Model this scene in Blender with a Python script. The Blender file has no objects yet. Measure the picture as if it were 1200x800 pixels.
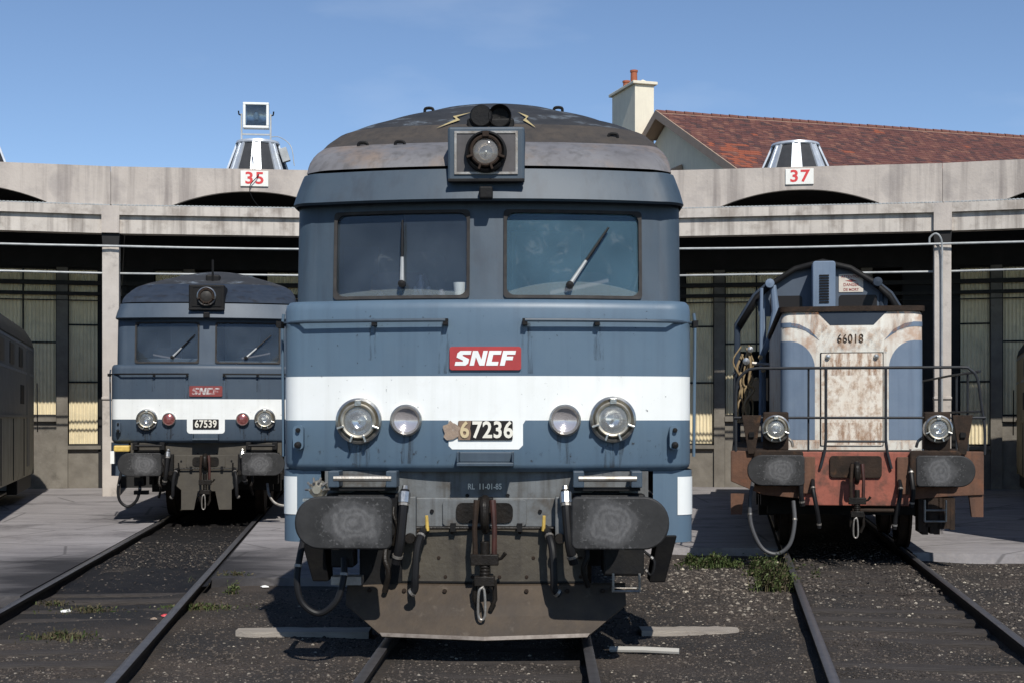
import bpy, bmesh, math, random
from mathutils import Vector, Matrix
R = math.radians
random.seed(7)
S = bpy.context.scene
COL = S.collection

# ------------------------------------------------------------------ camera, sky, sun, exposure
FPX = 1667.0            # focal length in pixels of the 1200 px wide photograph (50 mm lens)
EYE = 1.67              # metres above rail top
cam_d = bpy.data.cameras.new('camera')
cam_d.lens = 50.0; cam_d.sensor_width = 36.0; cam_d.shift_y = 0.075
cam_d.clip_start = 0.1; cam_d.clip_end = 3000
cam = bpy.data.objects.new('camera', cam_d); COL.objects.link(cam)
cam.location = (0, 0, EYE); cam.rotation_euler = (R(90), 0, 0)
S.camera = cam

SUN_EL, SUN_AZ = R(43), R(167)      # azimuth clockwise from +Y: behind the camera, a little to the right
w = bpy.data.worlds.new('World'); S.world = w; w.use_nodes = True
nt = w.node_tree; nt.nodes.clear()
wo = nt.nodes.new('ShaderNodeOutputWorld'); bg = nt.nodes.new('ShaderNodeBackground')
sky = nt.nodes.new('ShaderNodeTexSky'); sky.sky_type = 'NISHITA'; sky.sun_disc = False
sky.sun_elevation = SUN_EL; sky.sun_rotation = SUN_AZ
sky.altitude = 2500; sky.air_density = 1.0; sky.dust_density = 0.1; sky.ozone_density = 2.6
bg.inputs['Strength'].default_value = 0.118
# faint high wisps all round the sky
tc = nt.nodes.new('ShaderNodeTexCoord'); mp = nt.nodes.new('ShaderNodeMapping'); mp.inputs['Scale'].default_value = (2.2, 2.2, 7)
nz = nt.nodes.new('ShaderNodeTexNoise'); nz.inputs['Scale'].default_value = 2.2; nz.inputs['Detail'].default_value = 7
cr = nt.nodes.new('ShaderNodeValToRGB'); cr.color_ramp.elements[0].position = 0.60; cr.color_ramp.elements[1].position = 0.95
cr.color_ramp.elements[1].color = (.22, .22, .22, 1)
mx = nt.nodes.new('ShaderNodeMix'); mx.data_type = 'RGBA'; mx.inputs[7].default_value = (7.5, 8.0, 8.6, 1)
L = nt.links.new
L(tc.outputs['Generated'], mp.inputs['Vector']); L(mp.outputs[0], nz.inputs['Vector']); L(nz.outputs['Fac'], cr.inputs[0])
L(cr.outputs[0], mx.inputs[0]); L(sky.outputs[0], mx.inputs[6]); L(mx.outputs[2], bg.inputs['Color']); L(bg.outputs[0], wo.inputs['Surface'])
sd = bpy.data.lights.new('sun', 'SUN'); sd.energy = 4.3; sd.angle = R(0.5); sd.color = (1.0, 0.965, 0.90)
so = bpy.data.objects.new('sun', sd); COL.objects.link(so)
sv = Vector((math.sin(SUN_AZ) * math.cos(SUN_EL), math.cos(SUN_AZ) * math.cos(SUN_EL), math.sin(SUN_EL)))
so.rotation_euler = (-sv).to_track_quat('-Z', 'Y').to_euler(); so.location = sv * 60
S.view_settings.view_transform = 'Standard'; S.view_settings.look = 'None'
S.view_settings.exposure = 0.08; S.view_settings.gamma = 1.0; S.view_settings.use_curve_mapping = False

# ------------------------------------------------------------------ materials
MATS = {}
def mat(name, c1, c2=None, scale=3.0, rough=.6, metal=0.0, bump=0.0, bscale=60.0, streak=None, streak_amt=.5, patch=None,
        patch_amt=.5, patch_scale=2.0, patch_pos=.58, stretch=(1, 1, 1), spec=None, soft=.15, sfreq=14):
    """c1/c2 mottled paint; streak = colour of vertical runs; patch = colour of worn or dirty patches"""
    if name in MATS: return MATS[name]
    if spec is None: spec = .15 if max(c1) < .06 else .4
    m = bpy.data.materials.new(name); m.use_nodes = True; n = m.node_tree; N = n.nodes; l = n.links.new
    b = N['Principled BSDF']; b.inputs['Roughness'].default_value = rough; b.inputs['Metallic'].default_value = metal
    b.inputs['Specular IOR Level'].default_value = spec
    t = N.new('ShaderNodeTexCoord'); src = t.outputs['Object']
    if stretch != (1, 1, 1):
        mp = N.new('ShaderNodeMapping'); mp.inputs['Scale'].default_value = stretch; l(src, mp.inputs[0]); src2 = mp.outputs[0]
    else: src2 = src
    col = None
    def noise(sc, vec, det=6, rg=.6):
        q = N.new('ShaderNodeTexNoise'); q.inputs['Scale'].default_value = sc; q.inputs['Detail'].default_value = det
        q.inputs['Roughness'].default_value = rg; l(vec, q.inputs['Vector']); return q.outputs['Fac']
    def ramp(f, a, bb, amt=1.0):
        q = N.new('ShaderNodeMapRange'); q.inputs[1].default_value = a; q.inputs[2].default_value = bb; q.inputs[4].default_value = amt
        l(f, q.inputs[0]); return q.outputs[0]
    def mix(f, A, B):
        q = N.new('ShaderNodeMix'); q.data_type = 'RGBA'; l(f, q.inputs[0])
        for s, v in ((6, A), (7, B)):
            if isinstance(v, tuple): q.inputs[s].default_value = (*v, 1)
            else: l(v, q.inputs[s])
        return q.outputs[2]
    if c2: col = mix(ramp(noise(scale, src2), .3, .7), c1, c2)
    else: col = c1
    if patch: col = mix(ramp(noise(patch_scale, src2, 9, .65), patch_pos, patch_pos + soft, patch_amt), col, patch)
    if streak:
        mp2 = N.new('ShaderNodeMapping'); mp2.inputs['Scale'].default_value = (sfreq, sfreq, .05 * sfreq); l(src, mp2.inputs[0])
        col = mix(ramp(noise(1.0, mp2.outputs[0], 4), .48, .75, streak_amt), col, streak)
    if isinstance(col, tuple): b.inputs['Base Color'].default_value = (*col, 1)
    else: l(col, b.inputs['Base Color'])
    if bump:
        bp = N.new('ShaderNodeBump'); bp.inputs['Strength'].default_value = bump; bp.inputs['Distance'].default_value = .02
        l(noise(bscale, src2, 5), bp.inputs['Height']); l(bp.outputs[0], b.inputs['Normal'])
    MATS[name] = m; return m

BLUE = mat('blue_paint', (.084, .132, .184), (.098, .147, .197), 2.5, .42, bump=.05, bscale=9, streak=(.055, .08, .115), streak_amt=.3, patch=(.12, .15, .18), patch_amt=.25)
CABBLUE = mat('grimy_blue_paint', (.040, .062, .086), (.054, .075, .098), 2.5, .5, bump=.05, bscale=12, streak=(.03, .04, .055), streak_amt=.55, patch=(.035, .038, .045), patch_amt=.5)
BLUE2 = mat('faded_blue_paint', (.045, .067, .096), (.058, .080, .108), 3, .5, bump=.05, bscale=10, streak=(.035, .05, .075), streak_amt=.45)
WHITE = mat('white_paint', (.80, .81, .79), (.74, .75, .72), 3, .45, streak=(.62, .62, .58), streak_amt=.35, patch=(.55, .52, .46), patch_amt=.25, patch_scale=5, patch_pos=.62)
ROOFGREY = mat('weathered_roof_paint', (.20, .195, .20), (.13, .125, .13), 2.2, .55, bump=.12, bscale=25, streak=(.07, .065, .06), streak_amt=.6, patch=(.25, .17, .11), patch_amt=.55, patch_scale=1.6, patch_pos=.5)
ROOFBLUE = mat('sooty_blue_roof', (.024, .033, .050), (.038, .048, .066), 6, .6, bump=.15, bscale=30, patch=(.022, .022, .025), patch_amt=.8, patch_scale=7, patch_pos=.52)
SOOT = mat('sooty_roof', (.030, .032, .036), (.050, .050, .052), 4, .65, bump=.15, bscale=30, patch=(.20, .24, .28), patch_amt=.75, patch_scale=4, patch_pos=.55, stretch=(1, 1, 2.5))
BROWNSOOT = mat('brown_soot', (.075, .06, .047), (.045, .04, .036), 6, .7, bump=.2, bscale=30, streak=(.03, .027, .025), streak_amt=.6)
BLACK = mat('black_metal', (.008, .008, .009), (.014, .013, .012), 8, .55, bump=.15, bscale=40)
RUBBER = mat('rubber', (.012, .012, .013), rough=.45)
GASKET = mat('window_rubber', (.030, .028, .028), (.05, .046, .043), 12, .7)
GREASE = mat('dark_grease', (.010, .009, .008), (.022, .018, .015), 9, .38, bump=.3, bscale=35)
RUSTDARK = mat('dark_rusty_steel', (.042, .027, .019), (.020, .015, .012), 7, .75, bump=.3, bscale=40, patch=(.12, .06, .03), patch_amt=.6, patch_scale=6)
PLOUGH = mat('dirty_plough_steel', (.070, .049, .031), (.036, .026, .018), 4, .7, bump=.2, bscale=30, streak=(.04, .03, .024), streak_amt=.5, patch=(.16, .13, .10), patch_amt=.5, patch_scale=9, patch_pos=.6)
APRON = mat('oily_apron_steel', (.078, .067, .050), (.042, .035, .027), 5, .6, bump=.2, bscale=30, streak=(.03, .025, .02), streak_amt=.6, patch=(.15, .13, .10), patch_amt=.5, patch_scale=8, patch_pos=.58)
FLASH = mat('faded_flash_yellow', (.50, .40, .19), (.32, .26, .14), 20, .6)
HEADSTOCK = mat('oily_grey_headstock', (.15, .16, .165), (.09, .092, .09), 5, .55, bump=.15, bscale=25, streak=(.05, .042, .034), streak_amt=.8, patch=(.07, .052, .036), patch_amt=.7, patch_scale=5, patch_pos=.52)
BROWNHEAD = mat('brown_grimy_headstock', (.075, .066, .052), (.05, .044, .036), 5, .7, bump=.15, bscale=25, patch=(.11, .09, .06), patch_amt=.4, patch_scale=5)
CHROME = mat('worn_chrome', (.62, .62, .60), (.35, .33, .29), 14, .3, metal=.9, bump=.1, bscale=40)
STEEL = mat('scuffed_steel', (.34, .33, .31), (.20, .17, .14), 12, .45, metal=.6, bump=.1)
BRASS = mat('tarnished_rim', (.50, .47, .40), (.30, .26, .19), 12, .4, metal=.7)
YELLOW = mat('yellow_paint', (.72, .50, .12), (.5, .34, .09), 15, .5)
RED = mat('red_plate', (.42, .045, .045), (.34, .04, .04), 6, .4)
DULLRED = mat('dull_red_plate', (.26, .045, .04), (.16, .035, .035), 18, .6, patch=(.10, .04, .035), patch_amt=.7, patch_scale=14)
BLACKPLATE = mat('black_plate', (.02, .018, .018), rough=.35)
CREAM = mat('cream_enamel', (.78, .75, .66), (.70, .66, .56), 8, .4)
RUSTPATCH = mat('peeled_primer', (.34, .25, .18), (.22, .17, .14), 16, .8, bump=.3, bscale=60, patch=(.55, .52, .47), patch_amt=.8, patch_scale=22)
DARKRED = mat('dull_red', (.075, .024, .018), (.03, .015, .012), 8, .55)
INNER = mat('cab_interior', (.055, .075, .095), (.04, .055, .075), 2, .7)
SEAT = mat('seat_vinyl', (.09, .085, .095), rough=.6)
PAPER = mat('white_paper', (.80, .80, .76), rough=.7)
TRANSR = mat('red_lens', (.45, .05, .05), (.35, .09, .09), 8, .2)
CONCRETE = mat('facade_concrete', (.50, .445, .395), (.41, .36, .32), 1.2, .85, bump=.3, bscale=18, streak=(.15, .128, .12), streak_amt=.75, sfreq=4, patch=(.27, .24, .225), patch_amt=.5, patch_scale=1.3, patch_pos=.5)
BEAMCONC = mat('stained_beam_concrete', (.56, .51, .455), (.45, .405, .36), 1.6, .85, bump=.2, bscale=25, streak=(.15, .125, .11), streak_amt=.75, sfreq=7, patch=(.22, .18, .15), patch_amt=.6, patch_scale=2.0, patch_pos=.5)
COLCONC = mat('column_concrete', (.52, .47, .42), (.42, .375, .335), 2.5, .85, bump=.25, bscale=25, patch=(.18, .16, .145), patch_amt=.6, patch_scale=3, patch_pos=.55)
SHADEWALL = mat('shaded_sooty_concrete', (.030, .029, .029), (.018, .018, .018), 2, .9)  # sooty near-black; the shade under the roof is put into this colour
DADO = mat('dado_masonry', (.20, .18, .15), (.13, .115, .095), 3, .9, bump=.4, bscale=14, patch=(.07, .06, .05), patch_amt=.6, patch_scale=2)
SHEET = mat('yellowed_corrugated_sheet', (.82, .70, .46), (.70, .595, .39), 2, .6, bump=.05, patch=(.46, .40, .27), patch_amt=.45, patch_scale=2.2, patch_pos=.5, streak=(.46, .40, .27), streak_amt=.4)
DARKFRAME = mat('dark_frame', (.022, .022, .022), (.035, .033, .03), 6, .7)
PIPE = mat('galvanised_pipe', (.42, .43, .43), (.28, .29, .29), 5, .55, metal=.2)
ZINC = mat('bright_zinc', (.66, .69, .72), (.50, .53, .57), 6, .35, metal=.45, bump=.1, bscale=9)
SLATE = mat('dark_vent_panel', (.040, .042, .046), (.055, .056, .06), 5, .85)
ENAMEL = mat('sign_enamel', (.80, .79, .74), (.74, .72, .66), 6, .4)
SIGNRED = mat('sign_red', (.60, .05, .05), rough=.4)
PLASTER = mat('cream_plaster', (.76, .70, .56), (.68, .62, .50), 1.5, .9, bump=.1, streak=(.42, .38, .31), streak_amt=.3)
BARGE = mat('painted_bargeboard', (.42, .30, .22), (.36, .25, .18), 3, .7)
TERRA = mat('terracotta', (.36, .11, .055), (.28, .085, .045), 4, .8)
SLAB = None

def glass_mat(tint=(.26, .33, .41), name='dusty_cab_glass', lo=.05, hi=.16):
    m = bpy.data.materials.new(name); m.use_nodes = True; N = m.node_tree.nodes; l = m.node_tree.links.new; N.clear()
    o = N.new('ShaderNodeOutputMaterial'); tr = N.new('ShaderNodeBsdfTransparent'); tr.inputs[0].default_value = (.93, .96, .97, 1)
    gl = N.new('ShaderNodeBsdfGlossy'); gl.inputs['Roughness'].default_value = .03; gl.inputs[0].default_value = (.9, .95, 1, 1)
    fr = N.new('ShaderNodeFresnel'); fr.inputs[0].default_value = 1.55
    m1 = N.new('ShaderNodeMixShader'); l(fr.outputs[0], m1.inputs[0]); l(tr.outputs[0], m1.inputs[1]); l(gl.outputs[0], m1.inputs[2])
    df = N.new('ShaderNodeBsdfDiffuse'); df.inputs[0].default_value = (*tint, 1)
    t = N.new('ShaderNodeTexCoord'); nz = N.new('ShaderNodeTexNoise'); nz.inputs['Scale'].default_value = 2.4; nz.inputs['Detail'].default_value = 8
    l(t.outputs['Object'], nz.inputs['Vector']); mr = N.new('ShaderNodeMapRange'); mr.inputs[1].default_value = .3; mr.inputs[2].default_value = .8
    mr.inputs[3].default_value = lo; mr.inputs[4].default_value = hi; l(nz.outputs['Fac'], mr.inputs[0])
    m2 = N.new('ShaderNodeMixShader'); l(mr.outputs[0], m2.inputs[0]); l(m1.outputs[0], m2.inputs[1]); l(df.outputs[0], m2.inputs[2])
    l(m2.outputs[0], o.inputs['Surface']); return m
GLASS = glass_mat(); GLASSREFL = glass_mat((.19, .36, .47), 'teal_reflection_glass', .15, .30); CLEAR = glass_mat((.4, .4, .4), 'clear_glass', .01, .03)  # teal pane: bluish-green reflection put into its diffuse dust tint
def film_mat():
    m = bpy.data.materials.new('dirt_film'); m.use_nodes = True; N = m.node_tree.nodes; l = m.node_tree.links.new; N.clear()
    o = N.new('ShaderNodeOutputMaterial'); tr = N.new('ShaderNodeBsdfTransparent'); df = N.new('ShaderNodeBsdfDiffuse')
    df.inputs[0].default_value = (.42, .47, .45, 1); m2 = N.new('ShaderNodeMixShader'); m2.inputs[0].default_value = .17
    l(tr.outputs[0], m2.inputs[1]); l(df.outputs[0], m2.inputs[2]); l(m2.outputs[0], o.inputs['Surface']); return m
FILM = film_mat()
def smear_mat():
    m = bpy.data.materials.new('dried_smears'); m.use_nodes = True; N = m.node_tree.nodes; l = m.node_tree.links.new; N.clear()
    o = N.new('ShaderNodeOutputMaterial'); tr = N.new('ShaderNodeBsdfTransparent'); df = N.new('ShaderNodeBsdfDiffuse'); df.inputs[0].default_value = (.5, .55, .58, 1)
    t = N.new('ShaderNodeTexCoord'); q = N.new('ShaderNodeTexNoise'); q.inputs['Scale'].default_value = 9; q.inputs['Detail'].default_value = 9; q.inputs['Roughness'].default_value = .7; q.inputs['Distortion'].default_value = .8
    l(t.outputs['Object'], q.inputs['Vector']); r = N.new('ShaderNodeMapRange'); r.inputs[1].default_value = .55; r.inputs[2].default_value = .75; r.inputs[4].default_value = .15; l(q.outputs['Fac'], r.inputs[0])
    x = N.new('ShaderNodeMixShader'); l(r.outputs[0], x.inputs[0]); l(tr.outputs[0], x.inputs[1]); l(df.outputs[0], x.inputs[2]); l(x.outputs[0], o.inputs['Surface']); return m
SMEAR = smear_mat()
def grime_mat(name, c, lo, hi, amt, stretch):
    m = bpy.data.materials.new(name); m.use_nodes = True; N = m.node_tree.nodes; l = m.node_tree.links.new; N.clear()
    o = N.new('ShaderNodeOutputMaterial'); tr = N.new('ShaderNodeBsdfTransparent'); df = N.new('ShaderNodeBsdfDiffuse'); df.inputs[0].default_value = (*c, 1)
    t = N.new('ShaderNodeTexCoord'); mp = N.new('ShaderNodeMapping'); mp.inputs['Scale'].default_value = stretch; l(t.outputs['Object'], mp.inputs[0])
    q = N.new('ShaderNodeTexNoise'); q.inputs['Scale'].default_value = 1; q.inputs['Detail'].default_value = 9; q.inputs['Roughness'].default_value = .68
    l(mp.outputs[0], q.inputs['Vector']); r = N.new('ShaderNodeMapRange'); r.inputs[1].default_value = lo; r.inputs[2].default_value = hi; r.inputs[4].default_value = amt; l(q.outputs['Fac'], r.inputs[0])
    x = N.new('ShaderNodeMixShader'); l(r.outputs[0], x.inputs[0]); l(tr.outputs[0], x.inputs[1]); l(df.outputs[0], x.inputs[2]); l(x.outputs[0], o.inputs['Surface']); return m
GRIME = grime_mat('brake_dust_runs', (.035, .028, .022), .47, .70, .62, (26, 26, 2.2)); SPATTER = grime_mat('spattered_dirt', (.045, .036, .028), .60, .70, .7, (22, 22, 20)); CHIPS = grime_mat('paint_chips', (.05, .045, .045), .655, .69, .85, (34, 34, 30))
def lens_mat(name, c, rough=.22, ring=120):
    m = bpy.data.materials.new(name); m.use_nodes = True; N = m.node_tree.nodes; l = m.node_tree.links.new; b = N['Principled BSDF']
    b.inputs['Base Color'].default_value = (*c, 1); b.inputs['Metallic'].default_value = .55; b.inputs['Roughness'].default_value = rough
    b.inputs['Coat Weight'].default_value = 1; b.inputs['Coat Roughness'].default_value = .04
    t = N.new('ShaderNodeTexCoord'); wv = N.new('ShaderNodeTexWave'); wv.wave_type = 'RINGS'; wv.rings_direction = 'Y'
    wv.inputs['Scale'].default_value = ring / 6.28; wv.inputs['Distortion'].default_value = .6
    l(t.outputs['Object'], wv.inputs['Vector']); bp = N.new('ShaderNodeBump'); bp.inputs['Strength'].default_value = .10; bp.inputs['Distance'].default_value = .004
    l(wv.outputs['Fac'], bp.inputs['Height']); l(bp.outputs[0], b.inputs['Normal']); return m
LENS = lens_mat('lamp_lens', (.62, .62, .60)); LENSDIM = lens_mat('dim_lens', (.55, .51, .51), .18); LENSRED = lens_mat('red_tail_lens', (.33, .11, .10))
LENSDARK = mat('dirty_lens', (.030, .028, .025), (.05, .045, .04), 20, .5); LENSWARM = lens_mat('roof_lamp_lens', (.48, .38, .30), .3)
REFL = mat('lamp_reflector', (.80, .80, .80), (.62, .62, .62), 30, .16, metal=1.0, bump=.05, bscale=60); REFLWARM = mat('tarnished_reflector', (.60, .47, .36), (.42, .33, .26), 20, .3, metal=1.0); LENSGLASS = glass_mat((.75, .74, .72), 'lamp_glass', .06, .22)
def buffer_mat():
    m = bpy.data.materials.new('greasy_buffer_face'); m.use_nodes = True; N = m.node_tree.nodes; l = m.node_tree.links.new; b = N['Principled BSDF']
    t = N.new('ShaderNodeTexCoord'); oi = N.new('ShaderNodeObjectInfo')
    def noise(sc, det=6, rg=.6, dist=0, stretch=None):
        q = N.new('ShaderNodeTexNoise'); q.noise_dimensions = '4D'; q.inputs['Scale'].default_value = sc; q.inputs['Detail'].default_value = det; q.inputs['Roughness'].default_value = rg; q.inputs['Distortion'].default_value = dist
        w = N.new('ShaderNodeMath'); w.operation = 'MULTIPLY'; w.inputs[1].default_value = 37.0; l(oi.outputs['Random'], w.inputs[0]); l(w.outputs[0], q.inputs['W'])
        v = t.outputs['Object']
        if stretch:
            mp = N.new('ShaderNodeMapping'); mp.inputs['Scale'].default_value = stretch; l(v, mp.inputs[0]); v = mp.outputs[0]
        l(v, q.inputs['Vector']); return q.outputs['Fac']
    def rng(f, a, bb, lo=0, hi=1):
        q = N.new('ShaderNodeMapRange'); q.interpolation_type = 'SMOOTHSTEP'; q.inputs[1].default_value = a; q.inputs[2].default_value = bb; q.inputs[3].default_value = lo; q.inputs[4].default_value = hi; l(f, q.inputs[0]); return q.outputs[0]
    def m2(op, A, B):
        q = N.new('ShaderNodeMath'); q.operation = op
        for k, v in enumerate((A, B)):
            if isinstance(v, (int, float)): q.inputs[k].default_value = v
            else: l(v, q.inputs[k])
        return q.outputs[0]
    mp = N.new('ShaderNodeMapping'); mp.inputs['Scale'].default_value = (5.2, 0, 5.9); l(t.outputs['Object'], mp.inputs[0])
    ln = N.new('ShaderNodeVectorMath'); ln.operation = 'LENGTH'; l(mp.outputs[0], ln.inputs[0])
    rad = m2('ADD', ln.outputs['Value'], m2('MULTIPLY', m2('SUBTRACT', noise(7, 5), .5), 1.1))
    rub = rng(rad, 1.15, .55)                       # rubbed patch in the middle
    swirl = N.new('ShaderNodeMath'); swirl.operation = 'SINE'; l(m2('MULTIPLY', rad, 22.0), swirl.inputs[0])
    tone = m2('ADD', m2('MULTIPLY', swirl.outputs[0], .014), m2('MULTIPLY', noise(16, 7, .7, 2.0, (1, 1, .6)), .15))
    base = m2('MULTIPLY', noise(11, 6, .65), .045)
    rim = m2('MULTIPLY', m2('MULTIPLY', rng(rad, .75, 1.1), rng(rad, 1.5, 1.15)), m2('MULTIPLY', rng(noise(45, 3), .52, .72), .07))
    v = m2('ADD', m2('ADD', m2('MULTIPLY', rub, tone), base), rim)
    cc = N.new('ShaderNodeCombineColor'); l(v, cc.inputs[0]); l(m2('MULTIPLY', v, .97), cc.inputs[1]); l(m2('MULTIPLY', v, .96), cc.inputs[2]); l(cc.outputs[0], b.inputs['Base Color'])
    l(rng(rub, 0, 1, .6, .38), b.inputs['Roughness']); b.inputs['Specular IOR Level'].default_value = .35
    bp = N.new('ShaderNodeBump'); bp.inputs['Strength'].default_value = .6; bp.inputs['Distance'].default_value = .02
    l(m2('ADD', v, m2('MULTIPLY', noise(40, 5), .05)), bp.inputs['Height']); l(bp.outputs[0], b.inputs['Normal']); return m
BUFFER = buffer_mat()

# ------------------------------------------------------------------ mesh helpers
def spline(pts, n=8):
    pts = [Vector(p) for p in pts]; P = [pts[0] * 2 - pts[1]] + pts + [pts[-1] * 2 - pts[-2]]; out = []
    for i in range(1, len(P) - 2):
        for k in range(n):
            t = k / n; a, b, c, d = P[i - 1], P[i], P[i + 1], P[i + 2]
            out.append(.5 * ((2 * b) + (c - a) * t + (2 * a - 5 * b + 4 * c - d) * t * t + (3 * b - a - 3 * c + d) * t ** 3))
    out.append(pts[-1]); return out
class MB:
    def __init__(s): s.v = []; s.f = []; s.m = []
    def add(s, vs, fs, mi=0):
        o = len(s.v); s.v += [tuple(v) for v in vs]; s.f += [tuple(i + o for i in f) for f in fs]; s.m += [mi] * len(fs); return s
    def bx(s, x0, x1, y0, y1, z0, z1, mi=0):
        return s.add([(x0, y0, z0), (x1, y0, z0), (x1, y1, z0), (x0, y1, z0), (x0, y0, z1), (x1, y0, z1), (x1, y1, z1), (x0, y1, z1)],
                     [(0, 3, 2, 1), (4, 5, 6, 7), (0, 1, 5, 4), (1, 2, 6, 5), (2, 3, 7, 6), (3, 0, 4, 7)], mi)
    def hexa(s, bot, top, mi=0):
        return s.add(list(bot) + list(top), [(0, 3, 2, 1), (4, 5, 6, 7), (0, 1, 5, 4), (1, 2, 6, 5), (2, 3, 7, 6), (3, 0, 4, 7)], mi)
    def tube(s, path, r, n=8, mi=0, caps=True):
        path = [Vector(p) for p in path]; rs = r if isinstance(r, (list, tuple)) else [r] * len(path)
        up = Vector((0, 0, 1)); vs = []; fs = []; prev = None
        for i, p in enumerate(path):
            d = (path[min(i + 1, len(path) - 1)] - path[max(i - 1, 0)]).normalized()
            if prev is None:
                a = d.cross(up)
                if a.length < .05: a = d.cross(Vector((1, 0, 0)))
            else: a = prev - d * prev.dot(d)
            a.normalize(); prev = a; b = d.cross(a)
            for k in range(n):
                t = 2 * math.pi * k / n; vs.append(p + (a * math.cos(t) + b * math.sin(t)) * rs[i])
        for i in range(len(path) - 1):
            for k in range(n):
                k2 = (k + 1) % n; fs.append((i * n + k, (i + 1) * n + k, (i + 1) * n + k2, i * n + k2))
        if caps: fs += [tuple(range(n)), tuple(reversed(range((len(path) - 1) * n, len(path) * n)))]
        return s.add(vs, fs, mi)
    def lathe(s, prof, c=(0, 0, 0), n=32, mi=0, axis='y'):
        """prof: (radius, along) pairs; along runs along +axis"""
        vs = []; fs = []; c = Vector(c)
        for r, a in prof:
            for k in range(n):
                t = 2 * math.pi * k / n
                vs.append(c + (Vector((r * math.cos(t), a, r * math.sin(t))) if axis == 'y' else Vector((r * math.cos(t), r * math.sin(t), a)) if axis == 'z' else Vector((a, r * math.cos(t), r * math.sin(t)))))
        for i in range(len(prof) - 1):
            for k in range(n):
                k2 = (k + 1) % n; fs.append((i * n + k, (i + 1) * n + k, (i + 1) * n + k2, i * n + k2))
        return s.add(vs, fs, mi)
    def prism(s, poly, y0, y1, mi=0):
        """polygon in x,z pushed from y0 to y1"""
        n = len(poly); vs = [(x, y0, z) for x, z in poly] + [(x, y1, z) for x, z in poly]
        return s.add(vs, [tuple(range(n)), tuple(reversed(range(n, 2 * n)))] + [(i, i + n, (i + 1) % n + n, (i + 1) % n) for i in range(n)], mi)
    def grid(s, rows, mi=0, rowmi=None, skip=None):
        n = len(rows[0]); vs = [p for r in rows for p in r]; o = len(s.v); s.v += [tuple(v) for v in vs]
        for i in range(len(rows) - 1):
            for k in range(n - 1):
                if skip and skip(i, k): continue
                s.f.append((o + i * n + k, o + i * n + k + 1, o + (i + 1) * n + k + 1, o + (i + 1) * n + k)); s.m.append(rowmi[i] if rowmi else mi)
        return s
    def build(s, name, mats, parent=None, loc=None, smooth=35, bevel=0, rotz=None):
        me = bpy.data.meshes.new(name); me.from_pydata(s.v, [], s.f)
        mats = mats if isinstance(mats, (list, tuple)) else [mats]
        for m in mats: me.materials.append(m)
        if len(mats) > 1: me.polygons.foreach_set('material_index', s.m)
        bm = bmesh.new(); bm.from_mesh(me); bmesh.ops.recalc_face_normals(bm, faces=bm.faces); bm.to_mesh(me); bm.free()
        if smooth:
            me.shade_smooth(); me.set_sharp_from_angle(angle=R(smooth))
        o = bpy.data.objects.new(name, me); COL.objects.link(o)
        if parent: o.parent = parent
        if loc: o.location = loc
        if rotz is not None: o.rotation_euler = (0, 0, rotz)
        if bevel:
            b = o.modifiers.new('bevel', 'BEVEL'); b.width = bevel; b.segments = 2; b.limit_method = 'ANGLE'; b.angle_limit = R(40)
        return o
def place(me_obj, name, parent, loc, rotz=0):
    o = me_obj.copy(); o.name = name; COL.objects.link(o); o.parent = parent; o.location = loc; o.rotation_euler = (0, 0, rotz); return o
def empty(name, loc=(0, 0, 0), rotz=0):
    o = bpy.data.objects.new(name, None); COL.objects.link(o); o.location = loc; o.rotation_euler = (0, 0, rotz); o.empty_display_size = .2; return o
def tag(o, label, cat=None, group=None, kind=None):
    o['label'] = label
    if cat: o['category'] = cat
    if group: o['group'] = group
    if kind: o['kind'] = kind
    return o
def rrect(x0, x1, z0, z1, r, n=5):
    if not isinstance(r, (tuple, list)): r = (r,) * 4      # order: x1z0? -> corners (x1,z1),(x0,z1),(x0,z0),(x1,z0)
    out = []
    for (cx, cz, a0), q in zip(((x1, z1, 0), (x0, z1, 90), (x0, z0, 180), (x1, z0, 270)), r):
        sx = -1 if cx == x1 else 1; sz = -1 if cz == z1 else 1
        for k in range(n + 1):
            a = R(a0 + 90 * k / n); out.append((cx + sx * q + q * math.cos(a), cz + sz * q + q * math.sin(a)))
    return out
def decal(name, polys, surf, mats, parent, step=.12, thick=0.0):
    """flat shapes (x,z) laid on a curved face y = surf(x,z); with thickness they stand proud of it"""
    bm = bmesh.new(); mats = mats if isinstance(mats, (list, tuple)) else [mats]
    for pl in polys:
        mi = 0
        if isinstance(pl, dict): mi = pl['m']; pl = pl['p']
        f = bm.faces.new([bm.verts.new((x, 0, z)) for x, z in pl]); f.material_index = mi
    xs = [v.co.x for v in bm.verts]; x = min(xs) + step
    while x < max(xs) - 1e-3 and step:
        bmesh.ops.bisect_plane(bm, geom=bm.verts[:] + bm.edges[:] + bm.faces[:], plane_co=(x, 0, 0), plane_no=(1, 0, 0)); x += step
    bmesh.ops.recalc_face_normals(bm, faces=bm.faces)
    for f in bm.faces:
        if f.normal.y > 0: f.normal_flip()
    if thick:
        r = bmesh.ops.extrude_face_region(bm, geom=bm.faces[:])
        for g in r['geom']:
            if isinstance(g, bmesh.types.BMVert): g.co.y -= thick
    for v in bm.verts: v.co.y += surf(v.co.x, v.co.z)
    me = bpy.data.meshes.new(name); bm.to_mesh(me); bm.free()
    for m in mats: me.materials.append(m)
    o = bpy.data.objects.new(name, me); COL.objects.link(o); o.parent = parent; return o
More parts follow.
